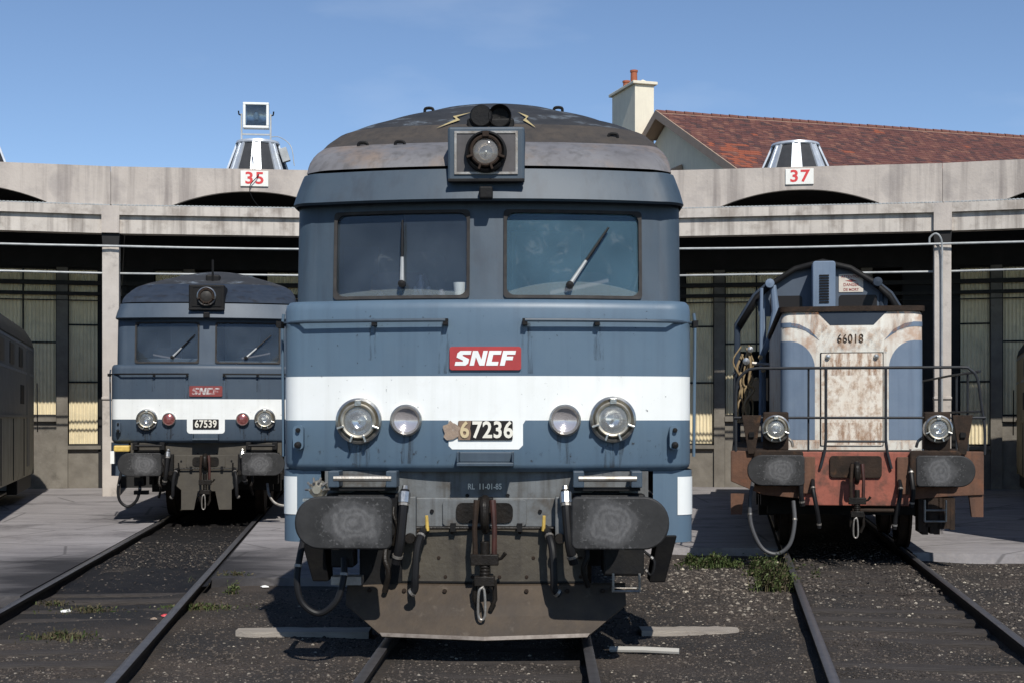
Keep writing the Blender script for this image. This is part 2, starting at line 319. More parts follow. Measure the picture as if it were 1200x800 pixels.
def text_mesh(name, body, size, m, parent, x, z, y, align='CENTER', bold=.0, extrude=.002, sx=1.0, shear=0, spacing=1.0, rot=None):
    cu = bpy.data.curves.new(name, 'FONT'); cu.body = body; cu.size = size; cu.align_x = align; cu.align_y = 'CENTER'; cu.offset = bold
    cu.extrude = extrude; cu.shear = shear; cu.resolution_u = 3; cu.space_character = spacing
    t = bpy.data.objects.new(name, cu); COL.objects.link(t); bpy.context.view_layer.update()
    me = bpy.data.meshes.new_from_object(t.evaluated_get(bpy.context.evaluated_depsgraph_get())); bpy.data.objects.remove(t)
    me.materials.clear(); me.materials.append(m)
    for p in me.polygons: p.material_index = 0
    me.transform(Matrix.Rotation(R(90), 4, 'X') @ Matrix.Diagonal((sx, 1, 1, 1)))
    o = bpy.data.objects.new(name, me); COL.objects.link(o); o.parent = parent; o.location = (x, y, z)
    if rot is not None: o.rotation_euler = (0, 0, rot)
    return o
SNCF = [[(0, 0), (.78, 0), (.95, .16), (.95, .44), (.42, .66), (.42, .74), (.98, .74), (.98, 1), (.18, 1), (0, .84), (0, .56), (.53, .34), (.53, .26), (0, .26)],
        [(1.08, 0), (1.08, 1), (1.44, 1), (1.84, .42), (1.84, 1), (2.16, 1), (2.16, 0), (1.80, 0), (1.40, .58), (1.40, 0)],
        [(2.27, 0), (2.27, 1), (3.16, 1), (3.16, .74), (2.62, .74), (2.62, .26), (3.12, .26), (3.12, 0)],
        [(3.27, 0), (3.27, 1), (4.2, 1), (4.2, .74), (3.62, .74), (3.62, .62), (4.1, .62), (4.1, .37), (3.62, .37), (3.62, 0)]]
def sncf_polys(x0, z0, h, wid):
    k = wid / 4.45; return [[(x0 + (x + .25 * z) * k, z0 + z * h) for x, z in pl] for pl in SNCF]

# ------------------------------------------------------------------ layout of the roundhouse: tracks fan out from the turntable centre
CX, CY = -.725, -13.5
STALL = {33: -21.75, 34: -14.1, 35: -6.66, 36: 1.27, 37: 8.92, 38: 16.6, 39: 24.2}
OFF = {35: .045}
BOUND = [-25.5, -17.85, -10.2, -2.55, 5.1, 12.75, 20.4, 28.05]
def polar(r, a, off=0.0):
    a = R(a); return (CX + r * math.sin(a) + off * math.cos(a), CY + r * math.cos(a) - off * math.sin(a))
def rad_for_y(a, y): return (y - CY) / math.cos(R(a))

# ------------------------------------------------------------------ ground
def ground_mat():
    m = bpy.data.materials.new('ash_ballast'); m.use_nodes = True; N = m.node_tree.nodes; l = m.node_tree.links.new; b = N['Principled BSDF']
    t = N.new('ShaderNodeTexCoord'); b.inputs['Roughness'].default_value = .9
    def noise(s, d=6, r=.6):
        q = N.new('ShaderNodeTexNoise'); q.inputs['Scale'].default_value = s; q.inputs['Detail'].default_value = d; q.inputs['Roughness'].default_value = r
        l(t.outputs['Object'], q.inputs['Vector']); return q.outputs['Fac']
    def rng(f, a, bb, hi=1):
        q = N.new('ShaderNodeMapRange'); q.inputs[1].default_value = a; q.inputs[2].default_value = bb; q.inputs[4].default_value = hi; l(f, q.inputs[0]); return q.outputs[0]
    def mix(f, A, B):
        q = N.new('ShaderNodeMix'); q.data_type = 'RGBA'; l(f, q.inputs[0])
        for s, v in ((6, A), (7, B)):
            if isinstance(v, tuple): q.inputs[s].default_value = (*v, 1)
            else: l(v, q.inputs[s])
        return q.outputs[2]
    c = mix(rng(noise(1.1), .35, .7), (.020, .0165, .014), (.082, .060, .045))
    c = mix(rng(noise(.5, 5), .5, .68, .75), c, (.014, .013, .014))
    v = N.new('ShaderNodeTexVoronoi'); v.inputs['Scale'].default_value = 45; l(t.outputs['Object'], v.inputs['Vector'])
    sep = N.new('ShaderNodeSeparateColor'); l(v.outputs['Color'], sep.inputs[0])
    c = mix(rng(sep.outputs[0], .84, .97, .45), c, (.11, .095, .08))
    c = mix(rng(noise(220, 3), .6, .75, .4), c, (.12, .11, .10))
    mp = N.new('ShaderNodeMapping'); mp.vector_type = 'TEXTURE'; mp.inputs['Location'].default_value = (CX, CY, 0); mp.inputs['Rotation'].default_value = (0, 0, -R(STALL[35])); l(t.outputs['Object'], mp.inputs[0])
    sx = N.new('ShaderNodeSeparateXYZ'); l(mp.outputs[0], sx.inputs[0])
    def m2(op, A, B):
        q = N.new('ShaderNodeMath'); q.operation = op
        for k, v in enumerate((A, B)):
            if v is None: continue
            if isinstance(v, (int, float)): q.inputs[k].default_value = v
            else: l(v, q.inputs[k])
        return q.outputs[0]
    wob = m2('MULTIPLY', noise(1.6), .7)
    inx = rng(m2('ADD', m2('ABSOLUTE', sx.outputs[0], None), wob), 1.35, .75); inr = rng(m2('ADD', m2('ABSOLUTE', m2('SUBTRACT', sx.outputs[1], 27.5), None), wob), 3.0, 1.6)
    c = mix(m2('MULTIPLY', m2('MULTIPLY', inx, inr), .9), c, (.006, .006, .008))     # oil soaked into the ash before bay 35
    l(c, b.inputs['Base Color'])
    bp = N.new('ShaderNodeBump'); bp.inputs['Strength'].default_value = .8; bp.inputs['Distance'].default_value = .03
    ad = N.new('ShaderNodeMath'); ad.operation = 'ADD'; l(noise(60, 6, .75), ad.inputs[0]); l(v.outputs['Distance'], ad.inputs[1])
    l(ad.outputs[0], bp.inputs['Height']); l(bp.outputs[0], b.inputs['Normal']); return m
ASH = ground_mat()
def gz(x, y):
    return -.115 + .018 * math.sin(x * 1.7 + y * .6) * math.sin(y * 1.1 - x * .4) + .012 * math.sin(x * 4.3 + 1.3 * y) * math.cos(3.1 * y - x)
g = MB()
xs = [-300, -120, -50, -25, -16] + [-12 + .25 * i for i in range(97)] + [16, 25, 50, 120, 300]
ys = [-60, -20, 0, 6] + [8 + .25 * i for i in range(57)] + [24, 27, 30, 36, 60, 120, 600]
g.grid([[(x, y, gz(x, y) if 7 < y < 23 and abs(x) < 13 else -.12) for x in xs] for y in ys])
o = g.build('ground', ASH, smooth=80); tag(o, 'dark ash and ballast ground of the yard', kind='structure')

# concrete apron between the tracks, one slab per gap
def slab_mat():
    m = bpy.data.materials.new('apron_concrete'); m.use_nodes = True; N = m.node_tree.nodes; l = m.node_tree.links.new; b = N['Principled BSDF']
    t = N.new('ShaderNodeTexCoord'); b.inputs['Roughness'].default_value = .85; b.inputs['Specular IOR Level'].default_value = .3
    def noise(s, d=8, r=.65, sc=(1, 1, 1)):
        mp = N.new('ShaderNodeMapping'); mp.inputs['Scale'].default_value = sc; l(t.outputs['Object'], mp.inputs[0])
        q = N.new('ShaderNodeTexNoise'); q.inputs['Scale'].default_value = s; q.inputs['Detail'].default_value = d; q.inputs['Roughness'].default_value = r; l(mp.outputs[0], q.inputs['Vector']); return q.outputs['Fac']
    def rng(f, a, bb, hi=1):
        q = N.new('ShaderNodeMapRange'); q.inputs[1].default_value = a; q.inputs[2].default_value = bb; q.inputs[4].default_value = hi; l(f, q.inputs[0]); return q.outputs[0]
    def mix(f, A, B):
        q = N.new('ShaderNodeMix'); q.data_type = 'RGBA'; l(f, q.inputs[0])
        for s, v in ((6, A), (7, B)):
            if isinstance(v, tuple): q.inputs[s].default_value = (*v, 1)
            else: l(v, q.inputs[s])
        return q.outputs[2]
    def m2(op, A, B=None):
        q = N.new('ShaderNodeMath'); q.operation = op
        for k, v in enumerate((A, B)):
            if v is None: continue
            if isinstance(v, (int, float)): q.inputs[k].default_value = v
            else: l(v, q.inputs[k])
        return q.outputs[0]
    c = mix(rng(noise(1.3, 9, .7, (.5, 1.6, 1)), .35, .65), (.32, .30, .30), (.22, .205, .207))
    c = mix(rng(noise(14, 6, .7), .45, .75, .5), c, (.37, .335, .315))
    c = mix(rng(noise(.55, 8, .7), .52, .64, .6), c, (.085, .078, .08))
    v = N.new('ShaderNodeTexVoronoi'); v.feature = 'DISTANCE_TO_EDGE'; v.inputs['Scale'].default_value = .45; l(noise(.8, 4) , v.inputs['Vector'])
    mpv = N.new('ShaderNodeMapping'); l(t.outputs['Object'], mpv.inputs[0]); l(mpv.outputs[0], v.inputs['Vector'])
    c = mix(rng(v.outputs['Distance'], .012, .004, .55), c, (.06, .055, .055))
    # oil trodden out from the left track, and along each slab's near edge
    mp = N.new('ShaderNodeMapping'); mp.vector_type = 'TEXTURE'; mp.inputs['Location'].default_value = (CX, CY, 0); mp.inputs['Rotation'].default_value = (0, 0, -R(STALL[35])); l(t.outputs['Object'], mp.inputs[0])
    sx = N.new('ShaderNodeSeparateXYZ'); l(mp.outputs[0], sx.inputs[0]); wob = m2('MULTIPLY', noise(1.1, 8, .65, (.6, 2.2, 1)), 2.2)
    st = m2('MULTIPLY', rng(m2('ADD', m2('ABSOLUTE', sx.outputs[0]), wob), 3.9, 2.1), rng(m2('ADD', m2('ABSOLUTE', m2('SUBTRACT', sx.outputs[1], 29.0)), wob), 5.0, 2.6))
    c = mix(m2('MULTIPLY', st, .95), c, (.018, .017, .019))
    l(c, b.inputs['Base Color']); bp = N.new('ShaderNodeBump'); bp.inputs['Strength'].default_value = .5; bp.inputs['Distance'].default_value = .02
    l(noise(9, 8, .75), bp.inputs['Height']); l(bp.outputs[0], b.inputs['Normal']); return m
SLABM = slab_mat()
angs = [33, 34, 35, 36, 37, 38, 39]
for i in range(len(angs) - 1):
    a0, a1 = STALL[angs[i]], STALL[angs[i + 1]]
    r0 = {33: 28.5, 34: 27.3, 35: 28.6, 36: 32.2, 37: 31.9, 38: 31.9}[angs[i]]
    mb = MB(); off = .83
    nr = 14; rr = [r0 + (58 - r0) * (k / nr) ** 1.5 for k in range(nr + 1)]
    rows = []
    for k, r in enumerate(rr):
        p0 = polar(r, a0, off + OFF.get(angs[i], 0)); p1 = polar(r, a1, -off + OFF.get(angs[i + 1], 0)); row = []
        for j in range(13):
            t = j / 12; x = p0[0] + (p1[0] - p0[0]) * t; y = p0[1] + (p1[1] - p0[1]) * t
            if k == 0: y += random.uniform(-.03, .03)
            row.append((x, y, -.012))
        rows.append(row)
    mb.grid(rows); edge = [[(x, y - .015, -.2) for x, y, z in rows[0]], rows[0]]; mb.grid(edge)
    for j in (0, -1): mb.grid([[(r[j][0], r[j][1], -.2) for r in rows], [r[j] for r in rows]])
    # cracks and joints run across as shallow recesses in the material only
    o = mb.build('concrete_apron', SLABM, smooth=30); tag(o, 'worn grey concrete apron slab between two tracks', kind='structure')
    # dirt between the rails at the apron
RAILTOP = mat('rail_running_surface', (.17, .165, .17), (.10, .095, .10), 9, .38, metal=.6)
RAILSIDE = mat('rusty_rail_side', (.045, .034, .028), (.028, .023, .02), 8, .8, bump=.2)
SLEEPER = mat('oily_timber', (.040, .034, .031), (.075, .066, .060), 5, .8, bump=.6, bscale=14, stretch=(.6, 8, 8))
PITDIRT = mat('oil_soaked_dirt', (.008, .008, .009), (.02, .018, .017), 2.5, .6, bump=.6, bscale=22, patch=(.09, .07, .06), patch_amt=.6, patch_scale=6, patch_pos=.62)
rp = [(-.075, -.17), (.075, -.17), (.075, -.158), (.012, -.13), (.009, -.05), (.034, -.036), (.036, -.006), (.028, 0), (-.028, 0), (-.036, -.006), (-.034, -.036), (-.009, -.05), (-.012, -.13), (-.075, -.158)]
railmb = MB(); n = len(rp); y0, y1 = 14, 66
ysr = [y0 + (y1 - y0) * k / 40 for k in range(41)]
for k, y in enumerate(ysr): railmb.v += [(x, y, z) for x, z in rp]
for k in range(40):
    for i in range(n):
        j = (i + 1) % n; railmb.f.append((k * n + i, k * n + j, (k + 1) * n + j, (k + 1) * n + i)); railmb.m.append(1 if i in (6, 7, 8) else 0)
railmb.f += [tuple(range(n)), tuple(range(40 * n, 41 * n))]; railmb.m += [0, 0]
rail_src = None; sleep_src = None
def sleeper_mesh(wx):
    mb = MB(); x = -wx
    rows = []
    for i in range(9):
        xx = -wx + 2 * wx * i / 8; j = random.uniform(-.006, .006)
        rows.append([(xx, -.12 + j, -.22), (xx, -.12 + j, -.098 + j), (xx, -.04, -.090 + j * .5), (xx, .05, -.092 - j * .5), (xx, .12 - j, -.098), (xx, .12 - j, -.22)])
    mb.grid(rows); mb.add(rows[0], [tuple(range(6))]); mb.add(rows[-1], [tuple(range(6))]); return mb
for s in (34, 35, 36, 37, 38):
    a = STALL[s]
    t = empty('railway_track', (*polar(0, a, OFF.get(s, 0)), 0), -R(a)); tag(t, {34: 'track under the railcar beyond the left apron', 35: 'track leading to the bay signed 35', 36: 'track under the large blue locomotive in front', 37: 'track leading to the bay signed 37', 38: 'track under the vehicle beside bay 37'}[s], kind='structure')
    for sx in (-1, 1):
        if rail_src is None: o = rail_src = railmb.build('rail', [RAILSIDE, RAILTOP], t, smooth=40); o.location = (sx * .752, 0, 0)
        else: place(rail_src, 'rail', t, (sx * .752, 0, 0))
    rend = {34: 27, 35: 28.4, 36: 28.4, 37: 31.9, 38: 31.9}[s]
    r = 21.5
    while r < rend:
        if sleep_src is None or random.random() < .3: sleep_src = sleeper_mesh(.70 if s != 36 else 1.1).build('sleeper', SLEEPER, t, smooth=30); sleep_src.location = (random.uniform(-.04, .04), r, 0)
        else: place(sleep_src, 'sleeper', t, (random.uniform(-.05, .05), r, random.uniform(-.025, -.004)), random.uniform(-.012, .012))
        r += .60 + random.uniform(-.03, .03)
    # dirt fill between the rails through the apron
    mb = MB(); rows = []
    for k in range(60):
        rr_ = rend - .4 + k * .5
        rows.append([(x, rr_, (-.15 if k == 0 else -.085 + .018 * math.sin(x * 7 + rr_ * 3.1) * math.sin(rr_ * 5 + x))) for x in (-.70, -.6, -.4, -.2, 0, .2, .4, .6, .70)])
    mb.grid(rows); o = mb.build('dirt_fill', PITDIRT, t, smooth=80); o['kind'] = 'stuff'
    mb = MB()
    for sx in (-1, 1):
        mb.grid([[(sx * x, rend - .4 + k * 1.0, -.03) for x in (.795, .84)] for k in range(30)])
    o = mb.build('dirt_edge', PITDIRT, t, smooth=0)
# loose stones: too many to count
def in_track(x, y):
    for s in (34, 35, 36, 37, 38):
        a = R(STALL[s]); d = (x - CX) * math.cos(a) - (y - CY) * math.sin(a) - OFF.get(s, 0)
        if abs(abs(d) - .752) < .085: return 'rail'
        if abs(d) < .7: return s
    return None
def stone_field(name, count, fx, size, mats, label, wts):
    mb = MB(); base = [(1, 0, 0), (0, 1, 0), (-1, 0, 0), (0, -1, 0), (0, 0, 1), (.6, .6, .55), (-.6, .6, .5), (-.6, -.6, .55), (.6, -.6, .5)]
    fs = [(0, 5, 8), (1, 6, 5), (2, 7, 6), (3, 8, 7), (5, 6, 4), (6, 7, 4), (7, 8, 4), (8, 5, 4), (0, 1, 5), (1, 2, 6), (2, 3, 7), (3, 0, 8)]
    made = 0; tries = 0
    while made < count and tries < count * 12:
        tries += 1; x, y = fx()
        t = in_track(x, y)
        if t == 'rail': continue
        r = math.hypot(x - CX, y - CY)
        if t is None and x < .3 and r > 28.2: continue
        if t is None and x >= .3 and r > 31.8: continue
        if t == 35 and 25.0 < r < 30.2 and random.random() < .85: continue
        s = random.uniform(*size) * (random.random() ** 1.5 * .9 + .35); a = random.random() * 6.28; ca, sa = math.cos(a), math.sin(a)
        ax, ay, az = s * random.uniform(.7, 1.3), s * random.uniform(.6, 1.1), s * random.uniform(.5, .9); z = gz(x, y) - .1 * s
        if t is not None and r > 28: z = -.07
        vs = [(x + ca * vx * ax - sa * vy * ay, y + sa * vx * ax + ca * vy * ay, z + vz * az * random.uniform(.7, 1.1)) for vx, vy, vz in base]
        mb.add(vs, fs, random.choices(range(len(mats)), wts)[0]); made += 1
    o = mb.build(name, mats, None, smooth=0); tag(o, label, 'stones', kind='stuff'); return o
ST = [mat('stone_dark', (.032, .028, .025), (.055, .046, .04), 20, .9), mat('stone_brown', (.11, .088, .070), (.08, .066, .055), 20, .9), mat('stone_pale', (.27, .235, .19), (.20, .175, .145), 20, .9), mat('stone_light', (.42, .37, .29), rough=.9)]
def area():
    y = 9 + 11 * random.random() ** 1.4; return (random.uniform(-.38, .38) * y, y) if random.random() > .06 else (random.uniform(-.30, .30) * 20, random.uniform(18, 24))
stone_field('gravel', 60000, area, (.005, .017), ST, 'dark loose ballast gravel scattered over the yard', (60, 35, 4, .7))
def heap():
    y = random.gauss(15.4, 1.7); return (random.gauss(2.25, .55), y)
stone_field('pale_gravel', 4500, heap, (.010, .030), ST, 'paler stony patch right of the front locomotive', (48, 36, 14, 2))
def right():
    y = random.uniform(12, 18); return (random.uniform(.27, .42) * y, y)
stone_field('right_gravel', 3500, right, (.010, .026), ST, 'grey stones right of the track to bay 37', (58, 30, 10, 2))

# ------------------------------------------------------------------ engine shed (open roundhouse front)
RF = 45.2; HALF = RF * math.sin(R(3.825)); AP = RF * math.cos(R(3.825))
shed = empty('engine_shed', (CX, CY, 0)); tag(shed, 'concrete roundhouse engine shed with open bays and arched fascia', 'engine shed')
def bay_loc(rad, a): return (rad * math.sin(R(a)), rad * math.cos(R(a)), 0)
MID = [(BOUND[i] + BOUND[i + 1]) / 2 for i in range(len(BOUND) - 1)]
# fascia with segmental arch
ZB, ZT, ZARCH = 6.30, 7.13, 6.64
poly = [(-HALF + .012, ZB), (-1.72, ZB)]
for k in range(1, 24):
    t = -1 + 2 * k / 24; poly.append((1.72 * t, ZB + (ZARCH - ZB) * (1 - abs(t) ** 2.1)))
poly += [(1.72, ZB), (HALF - .012, ZB), (HALF - .012, ZT), (-HALF + .012, ZT)]
fas = MB().prism(poly, -.12, .0)
lint = MB()
lint.bx(-HALF + .01, HALF - .01, -.20, .22, 6.07, 6.27)
lint.bx(-HALF + .19, HALF - .19, -.10, .2, 5.68, 6.068)
strip = MB(); 
for k in range(75):
    x = -2.95 + k * .0797; strip.bx(x, x + .045, -.205, -.165, 6.272, 6.298)
strip.bx(-2.98, 2.98, -.16, .1, 6.271, 6.297)
roof = MB()
ho = lambda r: r * math.tan(R(3.825))
roof.hexa([(-ho(AP), .15, 6.9), (ho(AP), .15, 6.9), (ho(AP + 22), 22, 6.9), (-ho(AP + 22), 22, 6.9)], [(-ho(AP), .15, 7.06), (ho(AP), .15, 7.06), (ho(AP + 22), 22, 7.06), (-ho(AP + 22), 22, 7.06)])
back = MB(); back.bx(-ho(AP + 21.5), ho(AP + 21.5), 21.2, 21.5, -.1, 6.9)
colm = MB(); colm.bx(-.175, .175, -.18, .2, -.05, 5.42); colm.bx(-.185, .185, -.21, .22, 2.08, 2.14)
colh = MB(); colh.bx(-.186, .186, -.215, .23, 5.681, 6.272)
cap = MB(); cap.hexa([(-.17, -.16, 5.42), (.17, -.16, 5.42), (.17, .2, 5.42), (-.17, .2, 5.42)], [(-.19, -.14, 5.68), (.19, -.14, 5.68), (.19, .22, 5.68), (-.19, .22, 5.68)])
pr1 = MB().tube([(-HALF, -.27, 5.385), (-1.5, -.27, 5.37), (0, -.27, 5.365), (1.5, -.27, 5.37), (HALF, -.27, 5.385)], .025, 10)
pr2 = MB().tube([(-HALF + .1, .1, 4.83), (HALF - .1, .1, 4.83)], .024, 10)
SRC = {}
def bay(name, mb, m, loc, a, smooth=30, bevel=0):
    if name not in SRC: o = mb.build(name, m, shed, smooth=smooth, bevel=bevel); SRC[name] = o; o.location = loc; o.rotation_euler = (0, 0, -R(a)); return o
    return place(SRC[name], name, shed, loc, -R(a))
# glazed screen wall 3.8 m behind the columns
RW = 49.0; HW = RW * math.sin(R(3.825)); AW = RW * math.cos(R(3.825))
def corr(x0, x1, z0, z1):
    mb = MB(); n = max(4, int((x1 - x0) / .0125)); rows = []
    xs_ = [x0 + (x1 - x0) * k / n for k in range(n + 1)]
    for z in (z0, z1): rows.append([(x, .016 * math.sin(2 * math.pi * x / .085), z) for x in xs_])
    return mb.grid(rows)
NX0, NX1, WX0, WX1 = -2.60, -1.90, -1.63, -.10       # narrow and wide panel of a half bay
panels = {}
for nm, x0, x1, zs in (('n', NX0, NX1, (1.04, 2.55, 3.93, 5.27)), ('w', WX0, WX1, (1.75, 3.50, 5.27))):
    panels[nm] = [(corr(x0 + .02, x1 - .02, a + .02, b - .02), a, b) for a, b in zip(zs[:-1], zs[1:])]
barn = MB(); barn.bx(NX0, NX1, -.03, .05, -.02, .02)
barw = MB(); barw.bx(WX0, WX1, -.03, .05, -.02, .02)
barv = MB(); barv.bx((WX0 + WX1) / 2 - .02, (WX0 + WX1) / 2 + .02, -.028, .05, 1.77, 5.25)
rail1 = MB(); rail1.bx(-HW, HW, -.20, -.08, 4.88, 4.98)
rail2 = MB(); rail2.bx(-HW, HW, -.20, -.08, 4.63, 4.71)
rail3 = MB(); rail3.bx(-HW, HW, -.15, -.10, 4.50, 4.525)
pier1 = MB(); pier1.bx(NX1 + .005, WX0 - .005, -.14, .2, -.05, 5.3)
pier2 = MB(); pier2.bx(-HW, NX0 - .005, -.10, .2, -.05, 5.3)
pierc = MB(); pierc.bx(WX1 + .004, -WX1 - .004, -.10, .2, -.05, 5.3)
dadon = MB(); dadon.bx(NX0, NX1, -.06, .2, -.05, .93); silln = MB(); silln.bx(NX0 - .06, NX1 + .002, -.17, .06, .932, 1.018)
dadow = MB(); dadow.bx(WX0, WX1, -.06, .2, -.05, 1.60); sillw = MB(); sillw.bx(WX0, WX1 + .02, -.17, .06, 1.602, 1.728)
head = MB(); head.bx(-HW, HW, -.1, .25, 5.301, 6.9)
def mirror(mb):
    q = MB(); q.v = [(-x, y, z) for x, y, z in mb.v]; q.f = [tuple(reversed(f)) for f in mb.f]; q.m = list(mb.m); return q
for i, a in enumerate(MID):
    s = 33 + i; L0 = bay_loc(AP, a); LW = bay_loc(AW, a)
    bay('fascia', fas, CONCRETE, L0, a); bay('lintel', lint, BEAMCONC, L0, a); bay('dentil_strip', strip, PIPE, L0, a)
    bay('roof_slab', roof, SHADEWALL, L0, a); bay('rear_wall', back, SHADEWALL, L0, a); bay('overhead_pipe', pr1, PIPE, L0, a)
    bay('service_pipe', pr2, PIPE, L0, a)
    bay('screen_head', head, SHADEWALL, LW, a)
    for nm, mb in (('glazing_rail', rail1), ('glazing_rail_low', rail2), ('glazing_wire', rail3)): bay(nm, mb, DARKFRAME, LW, a)
    for side in (0, 1):
        sfx = ('', '_mirrored')[side]; f = (lambda q: q) if side == 0 else mirror
        bay('screen_pier' + sfx, f(pier2), DARKFRAME if s == 37 and side else SHADEWALL, LW, a)
        if s == 37 and side == 1: pass
        else:
            for k, (mb, z0, z1) in enumerate(panels['n']): bay('corrugated_panel_%s%s' % ('abc'[k], sfx), f(mb), SHEET, LW, a, smooth=60)
            [bay('glazing_bar' + sfx, f(barn), DARKFRAME, (LW[0], LW[1], z), a) for z in (1.04, 2.55, 3.93, 5.27)]
        bay('dado' + sfx, f(dadon), DADO, LW, a); bay('window_sill' + sfx, f(silln), DADO, LW, a)
        bay('screen_post' + sfx, f(pier1), COLCONC if False else DADO, LW, a)
        if s != 35:
            for k, (mb, z0, z1) in enumerate(panels['w']): bay('corrugated_panel_%s%s' % ('de'[k], sfx), f(mb), SHEET, LW, a, smooth=60)
            [bay('glazing_bar_wide' + sfx, f(barw), DARKFRAME, (LW[0], LW[1], z), a) for z in (1.75, 3.50, 5.27)]; bay('glazing_post' + sfx, f(barv), DARKFRAME, LW, a); bay('dado_wide' + sfx, f(dadow), DADO, LW, a); bay('window_sill_wide' + sfx, f(sillw), DADO, LW, a)
    if s != 35: bay('screen_mullion', pierc, DARKFRAME, LW, a)
    else: bay('corrugated_panel_f', corr(.12, 1.6, 4.6, 5.25), SHEET, LW, a, smooth=60)
for a in BOUND[1:-1]:
    L0 = bay_loc(RF, a); bay('column', colm, COLCONC, L0, a, bevel=.012); bay('column_head', colh, CONCRETE, L0, a); bay('column_cap', cap, SHADEWALL, L0, a)
# downpipe with swan neck on the column right of bay 37
pa = BOUND[5]; mb = MB()
mb.tube(spline([(-.28, -.27, 5.40), (-.27, -.29, 5.52), (-.16, -.31, 5.60), (-.06, -.31, 5.52), (-.02, -.27, 5.30), (-.02, -.235, 4.6), (-.02, -.235, 2.4), (-.02, -.235, .1)], 8), .022, 8)
o = mb.build('downpipe', PIPE, shed, bay_loc(RF, pa), rotz=-R(pa))
# signs 35 and 37
for s in (35, 37):
    a = MID[s - 33]; x, y = polar(AP - .122, a, .07 if s == 35 else .0)
    r = empty('bay_sign', (x, y, 0), -R(a)); tag(r, {35: 'white sign reading 35 in red below the floodlight', 37: 'white sign reading 37 in red before the tiled house'}[s], 'sign', 'bay number signs')
    hh = .17; MB().bx(-.30, .30, -.035, -.002, 6.745, 7.085).build('sign_plate', ENAMEL, r, bevel=.006, smooth=0)
    text_mesh('digits', str(s), .36, SIGNRED, r, 0, 6.915, -.037, bold=.008, extrude=.002, sx=1.12, spacing=1.12)
# roof smoke vents
def vent(s, off, zt, label, dy=1.6, wid=1.0, hh=1.0):
    a = MID[s - 33]; x, y = polar(AP + dy, a, off); r = empty('roof_vent', (x, y, 7.06), -R(a)); tag(r, label, 'roof vent', 'smoke vents on the shed roof')
    rb, rt = .80 * wid, .46 * wid; mb = MB(); mb.lathe([(rb, 0), (rt, .93 * hh)], n=48, axis='z'); mb.lathe([(rt, .93 * hh), (0, .97 * hh)], n=48, axis='z'); mb.build('cone', SLATE, r, smooth=40)
    for k in range(8):
        t = 2 * math.pi * k / 8 - math.pi / 2; d = Vector((math.cos(t), math.sin(t), 0)); q = Vector((-math.sin(t), math.cos(t), 0)); mb = MB()
        for w0, w1, o0 in ((-.11, -.05, .03), (-.05, .05, .012), (.05, .11, .03)):
            b = [d * (rb + o0) + q * w0 * 1.25, d * (rb + o0) + q * w1 * 1.25, d * (rb - .05) + q * w1 * 1.25, d * (rb - .05) + q * w0 * 1.25]
            tp = [d * (rt + o0) + q * w0 * .8, d * (rt + o0) + q * w1 * .8, d * (rt - .05) + q * w1 * .8, d * (rt - .05) + q * w0 * .8]
            mb.hexa(b, [p + Vector((0, 0, .94 * hh)) for p in tp])
        mb.build('rib', ZINC, r, smooth=20)
    mb = MB(); mb.lathe([(rt + .03, .90 * hh), (rt + .05, .93 * hh), (rt + .03, .985 * hh), (rt - .05, .99 * hh), (0, 1.0 * hh)], n=40, axis='z'); mb.build('top_cap', ZINC, r, smooth=40)
    return r
vent(35, .03, 0, 'ribbed zinc roof vent carrying the floodlight above sign 35')
vent(37, -.02, 0, 'ribbed zinc roof vent above sign 37 before red tiles', hh=.90, wid=1.10)
vent(34, .0, 0, 'ribbed zinc roof vent above the bay left of sign 35', hh=.95)
# floodlight on the vent over bay 35
a = MID[2]; x, y = polar(AP + 1.45, a, .0)
fl = empty('floodlight', (x, y, 8.05), -R(a)); tag(fl, 'square white floodlight on a frame above sign 35', 'floodlight')
mb = MB()
for sx in (-1, 1): mb.bx(sx * .33 - .018, sx * .33 + .018, -.02, .02, -.02, .62)
mb.bx(-.31, .31, -.018, .018, .13, .165); mb.build('stand', PIPE, fl, smooth=0)
mb = MB(); mb.bx(-.295, .295, -.10, .12, .28, .335); mb.bx(-.295, .295, -.10, .12, .815, .87); mb.bx(-.295, -.235, -.10, .12, .336, .814); mb.bx(.235, .295, -.10, .12, .336, .814); mb.build('frame', WHITE, fl, smooth=0, bevel=.01)
mb = MB(); rows = [[(x_, .02 + .09 * (1 - (z_ / .24) ** 2 ), .575 + z_) for x_ in (-.23, 0, .23)] for z_ in [-.24 + .04 * k for k in range(13)]]; mb.grid(rows); mb.build('reflector', CHROME, fl)
MB().bx(-.235, .235, -.06, -.052, .336, .814).build('lamp_glass', CLEAR, fl, smooth=0)
MB().lathe([(0, -.1), (.05, -.08), (.06, .02), (.03, .08), (0, .09)], (0, .02, .58), 16, axis='z').build('bulb', PAPER, fl)
mb = MB()
for sx in (-1, 1): mb.tube([(sx * .33, 0, .58), (sx * .39, -.01, .60), (sx * .40, -.02, .68)], .018, 6)
mb.build('clamp', BLACK, fl)
mb = MB(); mb.bx(-.09, .09, -.08, .08, -.16, .16); o = mb.build('ballast_box', PIPE, fl, smooth=0, bevel=.01); o.rotation_euler = (0, R(-18), 0); o.location = (.66, -.25, -.36)
MB().tube(spline([(.33, 0, .10), (.55, -.05, .08), (.80, -.2, -.15), (.88, -.25, -.6)], 8), .010, 6).build('cable', PIPE, fl)
MB().tube(spline([(-.05, -.55, -.4), (.05, -1.2, -.85), (.16, -1.62, -1.05), (-.02, -1.66, -1.3), (0.02, -1.60, -1.55), (.22, -1.4, -1.80)], 8), .010, 6).build('trailing_cable', RUBBER, fl)

